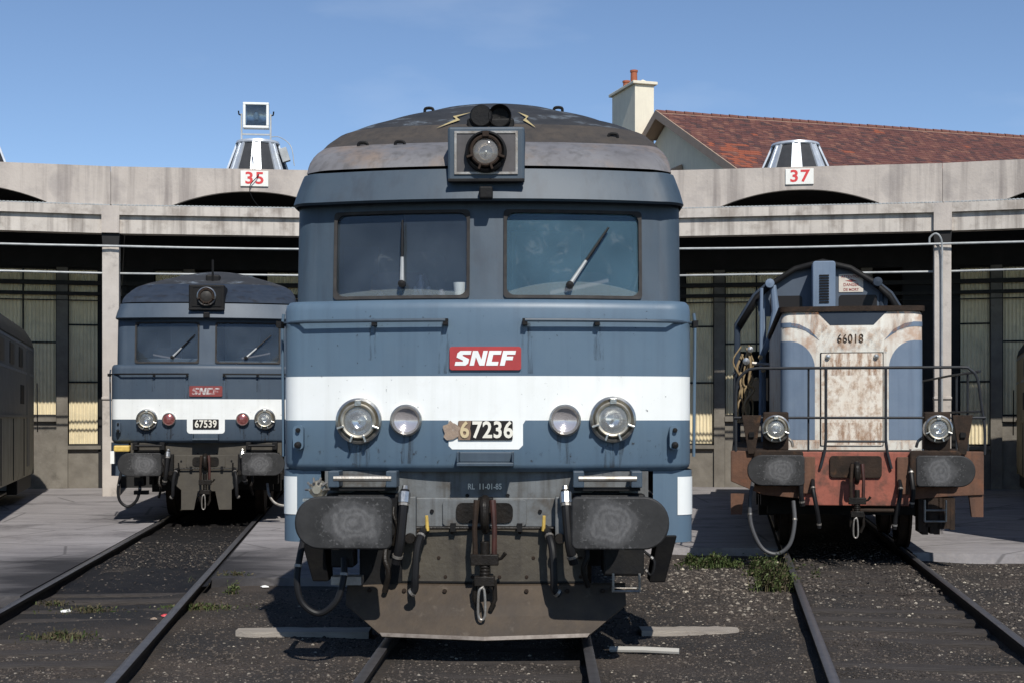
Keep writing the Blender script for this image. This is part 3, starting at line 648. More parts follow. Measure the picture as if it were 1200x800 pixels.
# ------------------------------------------------------------------ house behind the shed
ux = Vector((.955, .297, 0)); uy = Vector((-.297, .955, 0))     # along the ridge, and away from us across it
A = Vector((6.1, 60.0, 14.63))                                     # ridge end over the gable
house = empty('tiled_house', (A.x, A.y, 0), math.atan2(ux.y, ux.x)); tag(house, 'cream house with red tiled roof and tall chimney behind shed', 'house')
SL = .49; LEN = 34; NEAR = 8.0; FAR = 1.5
HZ = A.z
mb = MB(); 
mb.add([(.55, -6.9, 0), (.55, -6.9, HZ - 6.9 * SL - .35), (.55, 0, HZ - .35), (.55, 6.9, HZ - 6.9 * SL - .35), (.55, 6.9, 0), (LEN, -6.9, 0), (LEN, -6.9, HZ - 6.9 * SL - .35), (LEN, 0, HZ - .35), (LEN, 6.9, HZ - 6.9 * SL - .35), (LEN, 6.9, 0)],
       [(0, 1, 2, 3, 4), (5, 9, 8, 7, 6), (0, 5, 6, 1), (4, 3, 8, 9)])
mb.build('wall', PLASTER, house, smooth=0)
mb = MB()
mb.hexa([(0, -NEAR, HZ - NEAR * SL - .22), (LEN, -NEAR, HZ - NEAR * SL - .22), (LEN, 0, HZ - .22), (0, 0, HZ - .22)], [(0, -NEAR, HZ - NEAR * SL - .06), (LEN, -NEAR, HZ - NEAR * SL - .06), (LEN, 0, HZ - .06), (0, 0, HZ - .06)])
mb.hexa([(0, 0, HZ - .22), (LEN, 0, HZ - .22), (LEN, FAR, HZ - FAR * SL - .22), (0, FAR, HZ - FAR * SL - .22)], [(0, 0, HZ - .06), (LEN, 0, HZ - .06), (LEN, FAR, HZ - FAR * SL - .06), (0, FAR, HZ - FAR * SL - .06)])
mb.hexa([(1.2, FAR, HZ - FAR * SL - .22), (LEN, FAR, HZ - FAR * SL - .22), (LEN, NEAR, HZ - NEAR * SL - .22), (1.2, NEAR, HZ - NEAR * SL - .22)], [(1.2, FAR, HZ - FAR * SL - .06), (LEN, FAR, HZ - FAR * SL - .06), (LEN, NEAR, HZ - NEAR * SL - .06), (1.2, NEAR, HZ - NEAR * SL - .06)])
mb.build('roof_deck', BARGE, house, smooth=0)
for sy, ln in ((-1, NEAR), (1, FAR)):
    mb = MB(); mb.hexa([(-.06, 0, HZ - .34), (-.002, 0, HZ - .34), (-.002, sy * ln, HZ - ln * SL - .34), (-.06, sy * ln, HZ - ln * SL - .34)], [(-.06, 0, HZ + .02), (-.002, 0, HZ + .02), (-.002, sy * ln, HZ - ln * SL + .02), (-.06, sy * ln, HZ - ln * SL + .02)])
    mb.build('bargeboard', BARGE, house, smooth=0)
TILES = [mat('tile_%d' % k, c, tuple(v * .8 for v in c), 6, .85) for k, c in enumerate([(.15, .060, .050), (.11, .048, .044), (.175, .075, .058), (.08, .044, .043), (.22, .10, .072)])] + [mat('new_tile', (.29, .085, .045), (.25, .072, .04), 6, .85)]
mb = MB(); tw, th = .25, .31; nrow = int(NEAR / (th * .9)); ncol = int(LEN / tw)
for j in range(nrow + 1):
    d = NEAR - j * th * .9 + .02
    if d < .25: break
    for i in range(ncol):
        x0 = -.02 + i * tw + (tw / 2 if j % 2 else 0); h = .028 + random.uniform(-.006, .008)
        dd = d - th * .98; z0 = HZ - .052 - d * SL; z1 = HZ - .052 - dd * SL
        k = random.choices(range(5), (34, 26, 20, 12, 8))[0]
        if 4.3 < d < 8.2 and .2 < x0 < 2.0 + (d - 4.3) * .55 + .5 * math.sin(d * 3) and math.sin(x0 * 3 + d * 2) > -.8: k = 5 if random.random() < .6 else k
        if math.sin(x0 * .9 + 2) * math.sin(d * 1.3 + x0 * .35) > .975: k = 5
        mb.add([(x0 + .006, -d, z0 + .012), (x0 + tw - .006, -d, z0 + .012), (x0 + tw - .006, -d, z0 + .012 + h), (x0 + .006, -d, z0 + .012 + h), (x0 + .006, -dd, z1 + .004), (x0 + tw - .006, -dd, z1 + .004)],
               [(0, 1, 2, 3), (3, 2, 5, 4), (0, 3, 4), (1, 5, 2)], k)
o = mb.build('roof_tiles', TILES, house, smooth=0); o['kind'] = 'stuff'
rt = MB().lathe([(.10, 0), (.085, .40)], n=12, axis='x').build('ridge_tile', TILES[2], house); rt.location = (0, 0, HZ - .05)
for i in range(1, 78): place(rt, 'ridge_tile', house, (i * .42, 0, HZ - .05 + random.uniform(-.012, .012)))
# chimney
cb = Vector((5.31, 61.4, 0)) - Vector((A.x, A.y, 0)); lx, ly = cb.dot(ux), cb.dot(uy); CH = 1.67 + (490 - 95) * 61.4 / FPX
mb = MB(); mb.bx(lx, lx + .88, ly, ly + 2.7, 6, CH - .13); ch = mb.build('chimney', PLASTER, house, smooth=0)
MB().bx(lx - .13, lx + 1.01, ly - .13, ly + 2.83, CH - .128, CH).build('chimney_cap', PLASTER, ch, smooth=0, bevel=.02)
for dx, dy, h in ((.42, 1.15, .75), (.36, 1.9, .45)):
    MB().lathe([(0, 0), (.16, 0), (.14, h - .1), (.17, h - .08), (.17, h), (.12, h), (.12, h - .1)], (lx + dx, ly + dy, CH), 16, axis='z').build('chimney_pot', TERRA, ch)
MB().lathe([(.2, 0), (.16, .12), (0, .2)], (lx + .55, ly + .45, CH), 10, axis='z').build('mortar_cap', PLASTER, ch)
MB().hexa([(-.35, -1.5, 11.55), (.5, -1.5, 11.55), (.5, .6, 11.55), (-.35, .6, 11.55)], [(-.2, -1.5, 11.75), (.5, -1.5, 12.15), (.5, .6, 12.15), (-.2, .6, 11.75)]).build('porch_roof', BARGE, house, smooth=0)

# ------------------------------------------------------------------ locomotives: local frame x across, y back along the track, z above rail
def bow(w, b): return lambda x, yf=0.0: yf + b * (x / w) ** 2
def plan(w, yf, b, r, fr, yb, z, n=6):
    """outline of a bowed front with rounded corners, left rear to right rear; fr = fractions or exact x across the front"""
    cx = w - r; yc = yf + b * (cx / w) ** 2 + r; out = [(-w, yb, z), (-w, (yb + yc) / 2, z)]
    for k in range(n + 1):
        a = R(180 + 90 * k / n); out.append((-cx + r * math.cos(a), yc + r * math.sin(a), z))
    for f in fr:
        x = f * cx if abs(f) < 1 and not isinstance(fr, tuple) else f
        out.append((x, yf + b * (x / w) ** 2, z))
    for k in range(n + 1):
        a = R(270 + 90 * k / n); out.append((cx + r * math.cos(a), yc + r * math.sin(a), z))
    return out + [(w, (yb + yc) / 2, z), (w, yb, z)]
FR = [k / 10 for k in range(-9, 10)]
def lamp(parent, name, x, z, y, r, kind):
    """head or tail lamp in its housing, own origin so the lens rings are centred"""
    h = empty_part = None
    dy = .055 if kind == 'head' else .045
    mb = MB(); mb.lathe([(r * .98, .09), (r, 0), (r * .98, -dy), (r * .88, -dy - .012), (r * .80, -dy + .004), (r * .74, -dy + .018)], n=40)
    o = mb.build(name, CHROME if kind != 'roof' else BLACK, parent, (x, y, z))
    if kind == 'tail':
        MB().lathe([(r * .84, -dy + .012), (r * .6, -dy + .03), (r * .3, -dy + .045), (0, -dy + .05)], n=40).build('lens', LENSDIM, o); return o
    if kind == 'red':
        MB().lathe([(r * .84, -dy + .008), (r * .6, -dy - .006), (r * .3, -dy - .014), (0, -dy - .016)], n=40).build('lens', LENSRED, o); return o
    MB().lathe([(r * .76, -dy + .02), (r * .76, -dy - .026), (r * .70, -dy - .034), (r * .62, -dy - .03), (r * .60, -dy - .01)], n=40).build('rim', BRASS if kind == 'head' else RUSTDARK, o)
    if kind == 'dark': MB().lathe([(r * .615, -dy - .012), (r * .45, -dy - .026), (r * .2, -dy - .034), (0, -dy - .036)], n=40).build('lens', LENSDARK, o)
    else:
        MB().lathe([(r * .61, -dy - .006), (r * .55, -dy + .02), (r * .42, -dy + .045), (r * .25, -dy + .062), (r * .08, -dy + .068), (0, -dy + .068)], n=40).build('reflector', REFL if kind == 'head' else REFLWARM, o)
        MB().lathe([(0, -dy + .02), (.007, -dy + .022), (.011, -dy + .04), (.008, -dy + .06), (.010, -dy + .07)], n=14).build('bulb', CHROME, o)
        MB().lathe([(r * .615, -dy - .012), (r * .45, -dy - .024), (r * .2, -dy - .031), (0, -dy - .033)], n=40).build('lens', LENSGLASS, o)
    for k, a in enumerate((90, 200, 250, 290, 340)):
        q = MB(); s = .009 if k else .024
        q.bx(-s, s, -dy - .045, -dy + .015, r * .64, r * (.90 if not k else .96)); c = q.build('clip', CHROME if kind == 'head' else RUSTDARK, o, bevel=.004, smooth=0); c.rotation_euler = (0, R(90 - a), 0)
    return o
def wiper(parent, p0, p1, y0, y1, surf_n=.03):
    a = Vector((p0[0], y0, p0[1])); b = Vector((p1[0], y1, p1[1])); m = a.lerp(b, .42)
    wr = MB().tube([a, m], [.018, .013], 8).build('wiper_arm', PIPE, parent)
    MB().tube([m, a.lerp(b, .7), b], [.012, .012, .008], 6).build('wiper_blade', RUBBER, wr)
    MB().lathe([(0, -.03), (.028, -.025), (.03, .02)], a, 14).build('wiper_boss', BLACK, wr)
def buffer_set(parent, sx, x_mid, zc, y, m_face, hh=.182, xin=.27, xout=.40):
    """oblong buffer: rounded outer end, square inner end; object origin at the wear mark"""
    pl = rrect(-xin, xout, -hh, hh, (hh * .97, .045, .045, hh * .97), 8)
    if sx < 0: pl = [(-x, z) for x, z in reversed(pl)]
    mb = MB(); mb.prism(pl, -.02, .022)
    o = mb.build('buffer', [m_face], parent, (sx * x_mid, y, zc), bevel=.012, smooth=30)
    MB().lathe([(.02, .022), (.095, .024), (.095, .34), (.135, .345), (.15, .40), (.15, .68), (.20, .69), (.20, .74)], n=24).build('buffer_stem', BLACK, o)
    return o
def hose(parent, pts, r=.026, m=None, fit=True):
    o = MB().tube(spline(pts, 8), r, 10).build('air_hose', m or RUBBER, parent)
    if fit:
        a, b = Vector(pts[0]), Vector(pts[1]); d = (b - a).normalized()
        MB().tube([a - d * .03, a + d * .02, a + d * .02, a + d * .10], [r * .7, r * .9, r * 1.35, r * 1.3], 10).build('hose_fitting', CHROME, o)
    sp = spline(pts, 8)
    for k in (int(len(sp) * .22), int(len(sp) * .86)):
        d = (sp[k + 1] - sp[k]).normalized(); MB().tube([sp[k], sp[k] + d * .02], r * 1.18, 10).build('hose_clamp', STEEL, o)
    return o
def coupling(parent, y, zt, rusty=False):
    m = GREASE; k = RUSTDARK
    hk = MB(); hk.bx(-.055, .055, y + .02, .12, zt - .10, zt + .03); hk.tube(spline([(0, y + .06, zt - .02), (0, y - .06, zt + .02), (0, y - .13, zt - .04), (0, y - .12, zt - .16), (0, y - .03, zt - .20)], 6), [.038] * 12 + [.034] * 6 + [.03] * 7, 10)
    hk = hk.build('draw_hook', m, parent, bevel=.008)
    for s in (-1, 1):
        MB().tube([(s * .058, y - .10, zt + .02), (s * .072, y - .13, zt - .18), (s * .068, y - .10, zt - .40)], [.024, .019, .021], 8).build('shackle_bar', k if s < 0 else DARKRED, parent)
    sc = MB(); sc.bx(-.10, .10, y - .14, y - .06, zt - .45, zt - .37); sc.tube([(0, y - .10, zt - .28), (0, y - .10, zt - .62)], .032, 12)
    for q in range(8): sc.lathe([(.033, 0), (.041, .012), (.033, .024)], (0, y - .10, zt - .62 + q * .024), 12, axis='z')
    sc.bx(-.075, .075, y - .15, y - .05, zt - .60, zt - .53)
    sc.build('coupling_screw', m, parent, bevel=.006)
    for s in (-1, 1): MB().tube([(s * .07, y - .10, zt - .56), (s * .075, y - .09, zt - .70), (s * .04, y - .08, zt - .78)], .018, 8).build('link_bar', m, parent)
    MB().tube([(.04, y - .1, zt - .42), (.12, y - .12, zt - .40), (.15, y - .13, zt - .36)], [.012, .012, .016], 8).build('screw_handle', m, parent)
    mb = MB(); mb.tube(spline([(-.005, y - .15, zt - .60), (-.04, y - .155, zt - .64), (-.045, y - .15, zt - .80), (-.02, y - .15, zt - .84), (.005, y - .15, zt - .80), (.0, y - .15, zt - .64), (-.02, y - .15, zt - .60)], 6), .010, 8); mb.build('hanging_link', STEEL, parent)
def wheelset(parent, y):
    for s in (-1, 1):
        MB().lathe([(.0, -.02), (.12, -.03), (.14, .0), (.48, .02), (.50, -.02), (.575, -.02), (.575, .09), (.60, .10), (.60, .13), (0, .13)], n=36, axis='x').build('wheel', RUSTDARK, parent, (s * .755 - (.055), y, .575))
def bogie(parent, y):
    fr = MB()
    for s in (-1, 1): fr.bx(s * 1.02 - .06, s * 1.02 + .06, y - 1.9, y + 1.9, .55, .85); fr.bx(s * 1.0 - .10, s * 1.0 + .10, y - 1.4, y - .9, .4, .75); fr.bx(s * 1.0 - .10, s * 1.0 + .10, y + .9, y + 1.4, .4, .75)
    fr.bx(-1.0, 1.0, y - .3, y + .3, .5, .8); fr.bx(-1.0, 1.0, y - 1.9, y - 1.75, .45, .82); fr.build('bogie_frame', BLACK, parent, smooth=0)
    wheelset(parent, y - 1.15); wheelset(parent, y + 1.15)

def big_diesel(s, y_front, label, number, o1):
    """cab-fronted blue diesel; o1 = True for the clean near one, False for the dirtier one behind"""
    a = STALL[s]; p = polar(rad_for_y(a, y_front), a, OFF.get(s, 0))
    T = empty('diesel_locomotive', (p[0], p[1], 0), -R(a)); tag(T, label, 'locomotive')
    PB = BLUE if o1 else BLUE2; CB = CABBLUE if o1 else BLUE2
    LEN = 17.0
    # nose
    NW, NB = 1.53, .22; ny = lambda x, z=0: NB * (x / NW) ** 2
    Zb0, Z1, Z2, Zt = 1.3075, 1.6575, 1.9825, 2.545
    lv = [(Zb0 - .03, .06, NW - .04, 0), (Zb0, .012, NW - .008, 0), (Zb0 + .03, 0, NW, 0), (Z1, 0, NW, 1), (Z2, 0, NW, 0), (2.30, 0, NW, 0), (2.47, .0, NW, 0), (2.515, .010, NW - .008, 0), (2.54, .035, NW - .03, 0), (Zt, .07, NW - .06, 0), (Zt, .45, NW - .1, 0)]
    mb = MB(); rows = [plan(w_, yf, NB, .17, FR, 1.1, z) for z, yf, w_, m_ in lv]
    mb.grid(rows, rowmi=[m_ for _, _, _, m_ in lv]); mb.grid([rows[-1], [(x, 2.2, z) for x, y, z in rows[-1]]]); mb.grid([rows[0], [(x * .99, 1.1, z) for x, y, z in rows[0]]])
    body = mb.build('nose', [PB, WHITE], T, smooth=40)
    # cab wall with two windscreens
    CW, CBb = 1.475, .24; Zw0, Zw1, Zc = 2.575, 3.225, 3.36
    cy = lambda x, z: .20 + .09 * (z - 2.54) / .8 + CBb * (x / CW) ** 2
    WX = (.137, 1.16)
    xs_ = tuple([-1.30, -1.22, -1.16, -.9, -.65, -.4, -.137, 0, .137, .4, .65, .9, 1.16, 1.22, 1.30])
    mb = MB(); lev = [2.50, Zw0, Zw1, Zc]
    rows = [plan(CW, cy(0, z), CBb, .16, xs_, 2.0, z) for z in lev]
    n0 = 2 + 7
    def skip(i, k):
        if i != 1 or k < n0 or k >= n0 + 14: return False
        xa = rows[0][k][0]; xb = rows[0][k + 1][0]; xm = (xa + xb) / 2; return WX[0] < abs(xm) < WX[1]
    mb.grid(rows, skip=skip); mb.build('cab_wall', CB, T, smooth=40)
    for s_ in (-1, 1):
        x0, x1 = sorted((s_ * WX[0], s_ * WX[1]))
        outer = rrect(x0 - .010, x1 + .010, Zw0 - .010, Zw1 + .012, .03, 6); inner = rrect(x0 + .014, x1 - .014, Zw0 + .014, Zw1 - .010, .06, 6)
        def dens(pl):
            out = []
            for i in range(len(pl)):
                A_, B_ = pl[i], pl[(i + 1) % len(pl)]; L_ = math.hypot(B_[0] - A_[0], B_[1] - A_[1]); q = 6 if L_ > .3 else 1
                out += [(A_[0] + (B_[0] - A_[0]) * t / q, A_[1] + (B_[1] - A_[1]) * t / q) for t in range(q)]
            return out
        outer, inner = dens(outer), dens(inner); mb = MB()
        ring = lambda pl, d: [(x, cy(x, z) + d, z) for x, z in pl + pl[:1]]
        mb.grid([ring(outer, .002), ring(outer, -.018), ring(inner, -.012), ring(inner, .03)]); gk = mb.build('window_gasket', GASKET, T, smooth=50)
        gx = [x0 + .01 + (x1 - x0 - .02) * k / 10 for k in range(11)]
        MB().grid([[(x, cy(x, z) + .016, z) for x in gx] for z in (Zw0 + .005, 2.9, Zw1 - .002)]).build('windscreen', GLASSREFL if o1 and s_ > 0 else GLASS, T, smooth=60)
        if o1:   # dirt left below the sweep of the wiper
            arc = [(x0 + .03 + (x1 - x0 - .06) * k / 14, Zw0 + .02 + (.10 if s_ > 0 else .045) * (1 - ((k - 7) / 8) ** 2)) for k in range(15)]
            decal('dirt_film', [[(x1 - .03, Zw0 + .015), (x0 + .03, Zw0 + .015)] + arc], lambda x, z: cy(x, z) + .012, FILM, T, .1)
    if o1:
        wiper(T, (-.636, 2.675), (-.636, 3.16), cy(.6, 2.7) - .03, cy(.6, 3.1) - .025); wiper(T, (.622, 2.665), (.915, 3.105), cy(.6, 2.7) - .03, cy(.9, 3.1) - .025)
    else:
        wiper(T, (-.56, 2.66), (-.20, 3.03), cy(.6, 2.7) - .03, cy(.2, 3.1) - .025); wiper(T, (.62, 2.66), (1.02, 3.03), cy(.6, 2.7) - .03, cy(1., 3.1) - .025)
    # cab interior
    mb = MB(); mb.prism([(-1.44, 2.2), (-1.44, 3.45), (-1.2, 3.85), (-.6, 4.15), (.6, 4.15), (1.2, 3.85), (1.44, 3.45), (1.44, 2.2)], 1.90, 1.96); iw = mb.build('cab_bulkhead', INNER, T, smooth=0)
    mb = MB(); mb.bx(.15, .75, 1.86, 1.90, 2.2, 3.28); mb.build('cab_door', mat('inner_door', (.16, .18, .19), rough=.6), iw, smooth=0)
    MB().bx(-.78, -.06, 1.84, 1.898, 2.2, 3.6).build('cab_locker', mat('locker_grey', (.15, .18, .20), (.12, .14, .16), 3, .6), iw, smooth=0)
    MB().bx(-1.3, -1.0, 1.86, 1.898, 2.7, 3.15).build('notice_board', mat('board_blue', (.05, .07, .11), rough=.6), iw, smooth=0)
    for x in (-.75, .72):
        mb = MB(); mb.prism(rrect(x - .24, x + .24, 2.3, 2.86, .09, 5), 1.20, 1.30); mb.build('seat_back', SEAT, T, smooth=40)
    mb = MB(); mb.bx(-1.25, -.05, .60, .9, 2.4, 2.66); mb.bx(.15, 1.25, .60, .9, 2.4, 2.62); mb.build('control_desk', INNER, T, smooth=0, bevel=.02)
    if o1:
        MB().lathe([(0, 0), (.040, 0), (.052, .125), (.047, .125), (.038, .01)], (-.205, .30, 2.565), 20, axis='z').build('paper_cup', PAPER, T)
        for q, (x, h) in enumerate(((-.83, .07), (-.56, .11), (-.46, .11), (-.36, .09), (-.52, .20))):
            MB().lathe([(0, 0), (.03, 0), (.03, h * .7), (.016, h * .8), (.016, h)], (x, .52, 2.57), 12, axis='z').build('bottle', mat('bottle_glass', (.28, .27, .30), rough=.3), T)
    if o1:
        for x0, x1, z0, z1 in ((-.86, -.30, 2.62, 2.92), (.22, 1.10, 2.62, 3.16)):
            decal('dried_smears', [rrect(x0, x1, z0, z1, .1, 4)], lambda x, z: cy(x, z) + .0135, SMEAR, T, .1)
    # visor and roof
    VW = 1.50
    lv = [(3.335, .30, 1.46, 0), (3.285, .16, VW - .01, 0), (3.30, .135, VW, 0), (3.40, .165, 1.475, 0), (3.51, .205, 1.44, 0), (3.535, .215, 1.43, 0), (3.535, .245, 1.41, 0)]
    mb = MB(); rows = [plan(w_, yf, .25, .20, FR, 2.0, z) for z, yf, w_, m_ in lv]; mb.grid(rows); vis = mb.build('visor', CABBLUE if o1 else BLUE2, T, smooth=35)
    RH = .951 if o1 else .74
    pts = [(0, 1), (.3, .958), (.51, .884), (.7, .805), (.85, .735), (1.04, .635), (1.19, .545), (1.30, .44), (1.37, .30), (1.40, .16), (1.412, .03)]
    def Aof(f):     # f 0..1 index along half profile
        i = min(int(f * (len(pts) - 1)), len(pts) - 2); t = f * (len(pts) - 1) - i; E = [(-.3, .958)] + pts + [(1.42, -.1)]; A_, B_, C_, D_ = E[i:i + 4]
        return [.5 * (2 * B_[q] + (C_[q] - A_[q]) * t + (2 * A_[q] - 5 * B_[q] + 4 * C_[q] - D_[q]) * t * t + (3 * B_[q] - A_[q] - 3 * C_[q] + D_[q]) * t ** 3) for q in (0, 1)]
    prof = [Aof(k / 30) for k in range(30, -1, -1)]; prof = [(-x, h) for x, h in prof] + [(x, h) for x, h in reversed(prof[:-1])]
    Bp = [(0, .03), (.04, .085), (.10, .138), (.20, .197), (.34, .262), (.46, .308), (.5, .323), (.62, .40), (.82, .53), (1.05, .665), (1.3, .80), (1.6, .95), (1.9, 1.12), (2.3, 1.4), (3.0, 3.0), (LEN - .6, 4.0)]
    mb = MB(); rows = []
    ey = lambda x: .25 + .25 * (x / 1.43) ** 2 + (.10 * ((abs(x) - 1.2) / .21) ** 2 if abs(x) > 1.2 else 0)
    for t, bb in Bp:
        rows.append([(x, ey(x) * max(0, 1 - t / 8) + t, 3.535 + RH * max(.02, ((max(h, .01)) ** -7 + bb ** -7) ** (-1 / 7))) for x, h in prof])
    mb.grid(rows, rowmi=[0 if t < .46 else 1 if t < .8 else 2 for t, _ in Bp]); mb.build('roof', [ROOFGREY, BROWNSOOT, SOOT] if o1 else [ROOFBLUE, ROOFBLUE, SOOT], T, smooth=40)
    mb = MB(); mb.bx(-1.42, 1.42, 2.0, LEN - .02, 3.30, 3.56); mb.build('roof_side', CB, T, smooth=0)
    # body behind the cab
    mb = MB()
    for s_ in (-1, 1): mb.grid([[(s_ * 1.478, y, z) for y in (1.1, LEN)] for z in (.95, Z1, Z2, 3.34)], rowmi=[0, 1, 0])
    mb.bx(-1.47, 1.47, LEN - .05, LEN, .95, 3.5); mb.bx(-1.45, 1.45, .45, LEN, .93, .96); mb.build('body_side', [PB, WHITE], T, smooth=0)
    for s_ in (-1, 1):
        mb = MB(); mb.bx(s_ * 1.482 - .006, s_ * 1.482 + .006, .9, 1.5, 2.6, 3.2); mb.build('side_window', BLACKPLATE, T, smooth=0)
        mb = MB(); mb.bx(s_ * 1.483 - .008, s_ * 1.483 + .008, 1.65, 2.25, 1.0, 3.2); mb.build('cab_side_door', PB, T, smooth=0, bevel=.006)
        for k in range(4):
            mb = MB(); mb.bx(s_ * 1.483 - .008, s_ * 1.483 + .008, 4 + 2.2 * k, 5.5 + 2.2 * k, 2.5, 3.1); mb.build('side_grille', DARKFRAME, T, smooth=0)
    # roof lamp box, horns, warning flashes
    mb = MB(); mb.bx(-.285, .285, .125, .75, 3.425, 3.83); bxo = mb.build('roof_lamp_box', CB if o1 else BLACK, T, smooth=0, bevel=.018)
    mb = MB()
    for (x0, x1, z0, z1) in ((-.235, .235, 3.475, 3.492), (-.235, .235, 3.778, 3.795), (-.235, -.218, 3.4925, 3.7775), (.218, .235, 3.4925, 3.7775)): mb.bx(x0, x1, .112, .13, z0, z1)
    mb.build('lamp_frame', STEEL if o1 else BLACK, bxo, smooth=0)
    MB().bx(-.217, .217, .120, .13, 3.493, 3.777).build('lamp_back_plate', mat('lamp_plate_grey', (.085, .078, .08), (.055, .05, .05), 8, .6, streak=(.03, .03, .03), streak_amt=.6) if o1 else BLACK, bxo, smooth=0)
    mb = MB(); mb.bx(-.285, .285, .085, .13, 3.415, 3.44); mb.build('lamp_box_lip', BLACK, bxo, smooth=0, bevel=.006)
    lamp(T, 'roof_lamp', 0, 3.637, .11, .155, 'roof' if o1 else 'dark')
    mb = MB(); mb.bx(-.05, .05, .07, .16, 3.29, 3.38); mb.build('visor_hook', BLACK, T, smooth=0, bevel=.012)
    if o1:
        for x in (-.075, .075):
            MB().lathe([(0, .06), (.075, .05), (.08, -.02), (.095, -.05), (.09, -.06), (.07, 0), (0, .02)] if x > 0 else [(0, -.055), (.08, -.055), (.092, -.04), (.092, .1), (.07, .3)], (x, 1.02, 4.09), 24).build('horn', BLACK, T)
        MB().bx(-.19, .19, 1.0, 1.4, 3.98, 4.08).build('horn_base', BLACK, T, smooth=0, bevel=.02)
        import bisect
        def roof_pt(x, t):
            k = min(max(bisect.bisect([q[0] for q in Bp], t) - 1, 0), len(Bp) - 2); f = (t - Bp[k][0]) / (Bp[k + 1][0] - Bp[k][0]); bb = Bp[k][1] + (Bp[k + 1][1] - Bp[k][1]) * f
            ax = abs(x); j = max(q for q in range(len(pts) - 1) if pts[q][0] <= ax); h = pts[j][1] + (pts[j + 1][1] - pts[j][1]) * (ax - pts[j][0]) / (pts[j + 1][0] - pts[j][0])
            return Vector((x, ey(x) * max(0, 1 - t / 8) + t, 3.535 + RH * (h ** -7 + bb ** -7) ** (-1 / 7)))
        for s_ in (-1, 1):
            pl = [(.0, 1), (.09, .70), (.07, .50), (.15, 0), (.045, .42), (.07, .62)] if s_ > 0 else [(0, 1), (-.15, .72), (-.12, .52), (-.27, 0), (-.085, .45), (-.12, .66)]
            x0 = .215 if s_ > 0 else -.165; vs = [roof_pt(x0 + x, .72 + z * .36) + Vector((0, -.012, .012)) for x, z in pl]
            MB().add(vs, [(0, 1, 2, 5), (5, 2, 3, 4)]).build('warning_flash', FLASH, T, smooth=0)
        for x, t in ((-.55, 1.45), (.55, 1.45), (-1.0, .44), (.98, .62), (-.70, .42)):
            q = roof_pt(x, t); x, y_, z = q; MB().tube(spline([(x - .035, y_, z - .03), (x - .03, y_, z + .018), (x + .03, y_, z + .018), (x + .035, y_, z - .03)], 4), .014, 6).build('lifting_eye', BLACK, T)
    else:
        MB().tube([(0, 1.2, 3.95), (0, 1.2, 4.35)], .02, 6).build('aerial', BLACK, T)
        MB().bx(-.12, .12, 1.2, 1.5, 3.9, 4.1).build('horn_base', BLACK, T, smooth=0, bevel=.03)
    # handrails under the windscreens
    for s_ in (-1, 1):
        xs2 = [s_ * (.29 + (1.56 - .29) * k / 12) for k in range(13)]
        pth = [(x, ny(min(abs(x), 1.40)) - .065 + (max(0, abs(x) - 1.40) * 1.5), 2.385) for x in xs2]
        hr = MB().tube(pth, .013, 8).build('handrail', BLACK if not o1 else CABBLUE, T)
        for k in (0, 5, 12):
            x, y_, z = pth[k]; q = MB().bx(x - .018, x + .018, y_ - .005, min(ny(min(abs(x), 1.4)) + .02, y_ + .3), z - .035, z + .012).build('bracket', BLACK, hr, smooth=0)
        MB().tube([(s_ * 1.575, .5, 2.47), (s_ * 1.585, .5, 2.40), (s_ * 1.575, .5, 1.38)], .012, 8).build('side_handrail', PB, T)
        MB().prism(rrect(s_ * 1.395 - .038, s_ * 1.395 + .038, 1.44, 1.62, .03, 4), .10, .20).build('bracket_plate', PB, T, smooth=30)
        MB().lathe([(0, -.05), (.022, -.045), (.026, 0)], (s_ * 1.395, .10, 1.475), 14).build('socket', BLACK, T)
        MB().lathe([(0, -.03), (.016, -.028), (.018, 0)], (s_ * 1.395, .10, 1.585), 12).build('bolt', BLACK, T)
    # lettering plate, number
    plate = decal('railway_plate', [rrect(-.262, .262, 2.025, 2.195, .018, 4)], lambda x, z: ny(x) - .002, RED if o1 else DULLRED, T, .1, thick=.018)
    decal('plate_lettering', sncf_polys(-.225, 2.057, .108, .45) , lambda x, z: ny(x) - .0235, WHITE if o1 else mat('chipped_letter_white', (.62, .62, .60), (.30, .24, .24), 30, .6, patch=(.26, .04, .04), patch_amt=1, patch_scale=16, patch_pos=.48), plate, .12)
    dz = 1.6575
    pan = [(-.27, dz + .01), (-.27, 1.47), (-.245, 1.445), (.245, 1.445), (.275, 1.475), (.275, dz - .03), (.30, dz + .01)] if o1 else rrect(-.30, .30, 1.43, dz + .08, .05, 5)
    decal('number_panel', [pan], lambda x, z: ny(x) - .004, WHITE, T, .1)
    npz0, npz1 = (1.513, 1.655) if o1 else (1.50, 1.66)
    nx = .205 if not o1 else .2
    npl = decal('number_plate', [rrect(-nx, nx, npz0, npz1, .012, 3)], lambda x, z: ny(x) - .005, BLACKPLATE, T, .1, thick=.012)
    if o1:
        t = text_mesh('digits', '7236', .168, CREAM, npl, .053, (npz0 + npz1) / 2 - .001, ny(0) - .019, bold=.0042, extrude=.002, sx=.86, spacing=1.06)
        cl = [Vector((-.252 + .058 * math.cos(t) * random.uniform(.75, 1.25), 0, 1.575 + .072 * math.sin(t) * random.uniform(.8, 1.15))) for t in [2 * math.pi * k / 15 for k in range(15)]]
        rusty = [(v.x, v.z) for v in spline(cl + cl[:1], 4)[:-1]]
        decal('brown_plate_end', [[(-.198, 1.515), (-.112, 1.515), (-.104, 1.56), (-.112, 1.60), (-.102, 1.653), (-.198, 1.653)]], lambda x, z: ny(x) - .0185, mat('rusted_plate_end', (.17, .11, .075), (.24, .17, .12), 14, .8), npl, 0)
        decal('peeled_patch', [rusty], lambda x, z: ny(x) - .0200, RUSTPATCH, npl, 0)
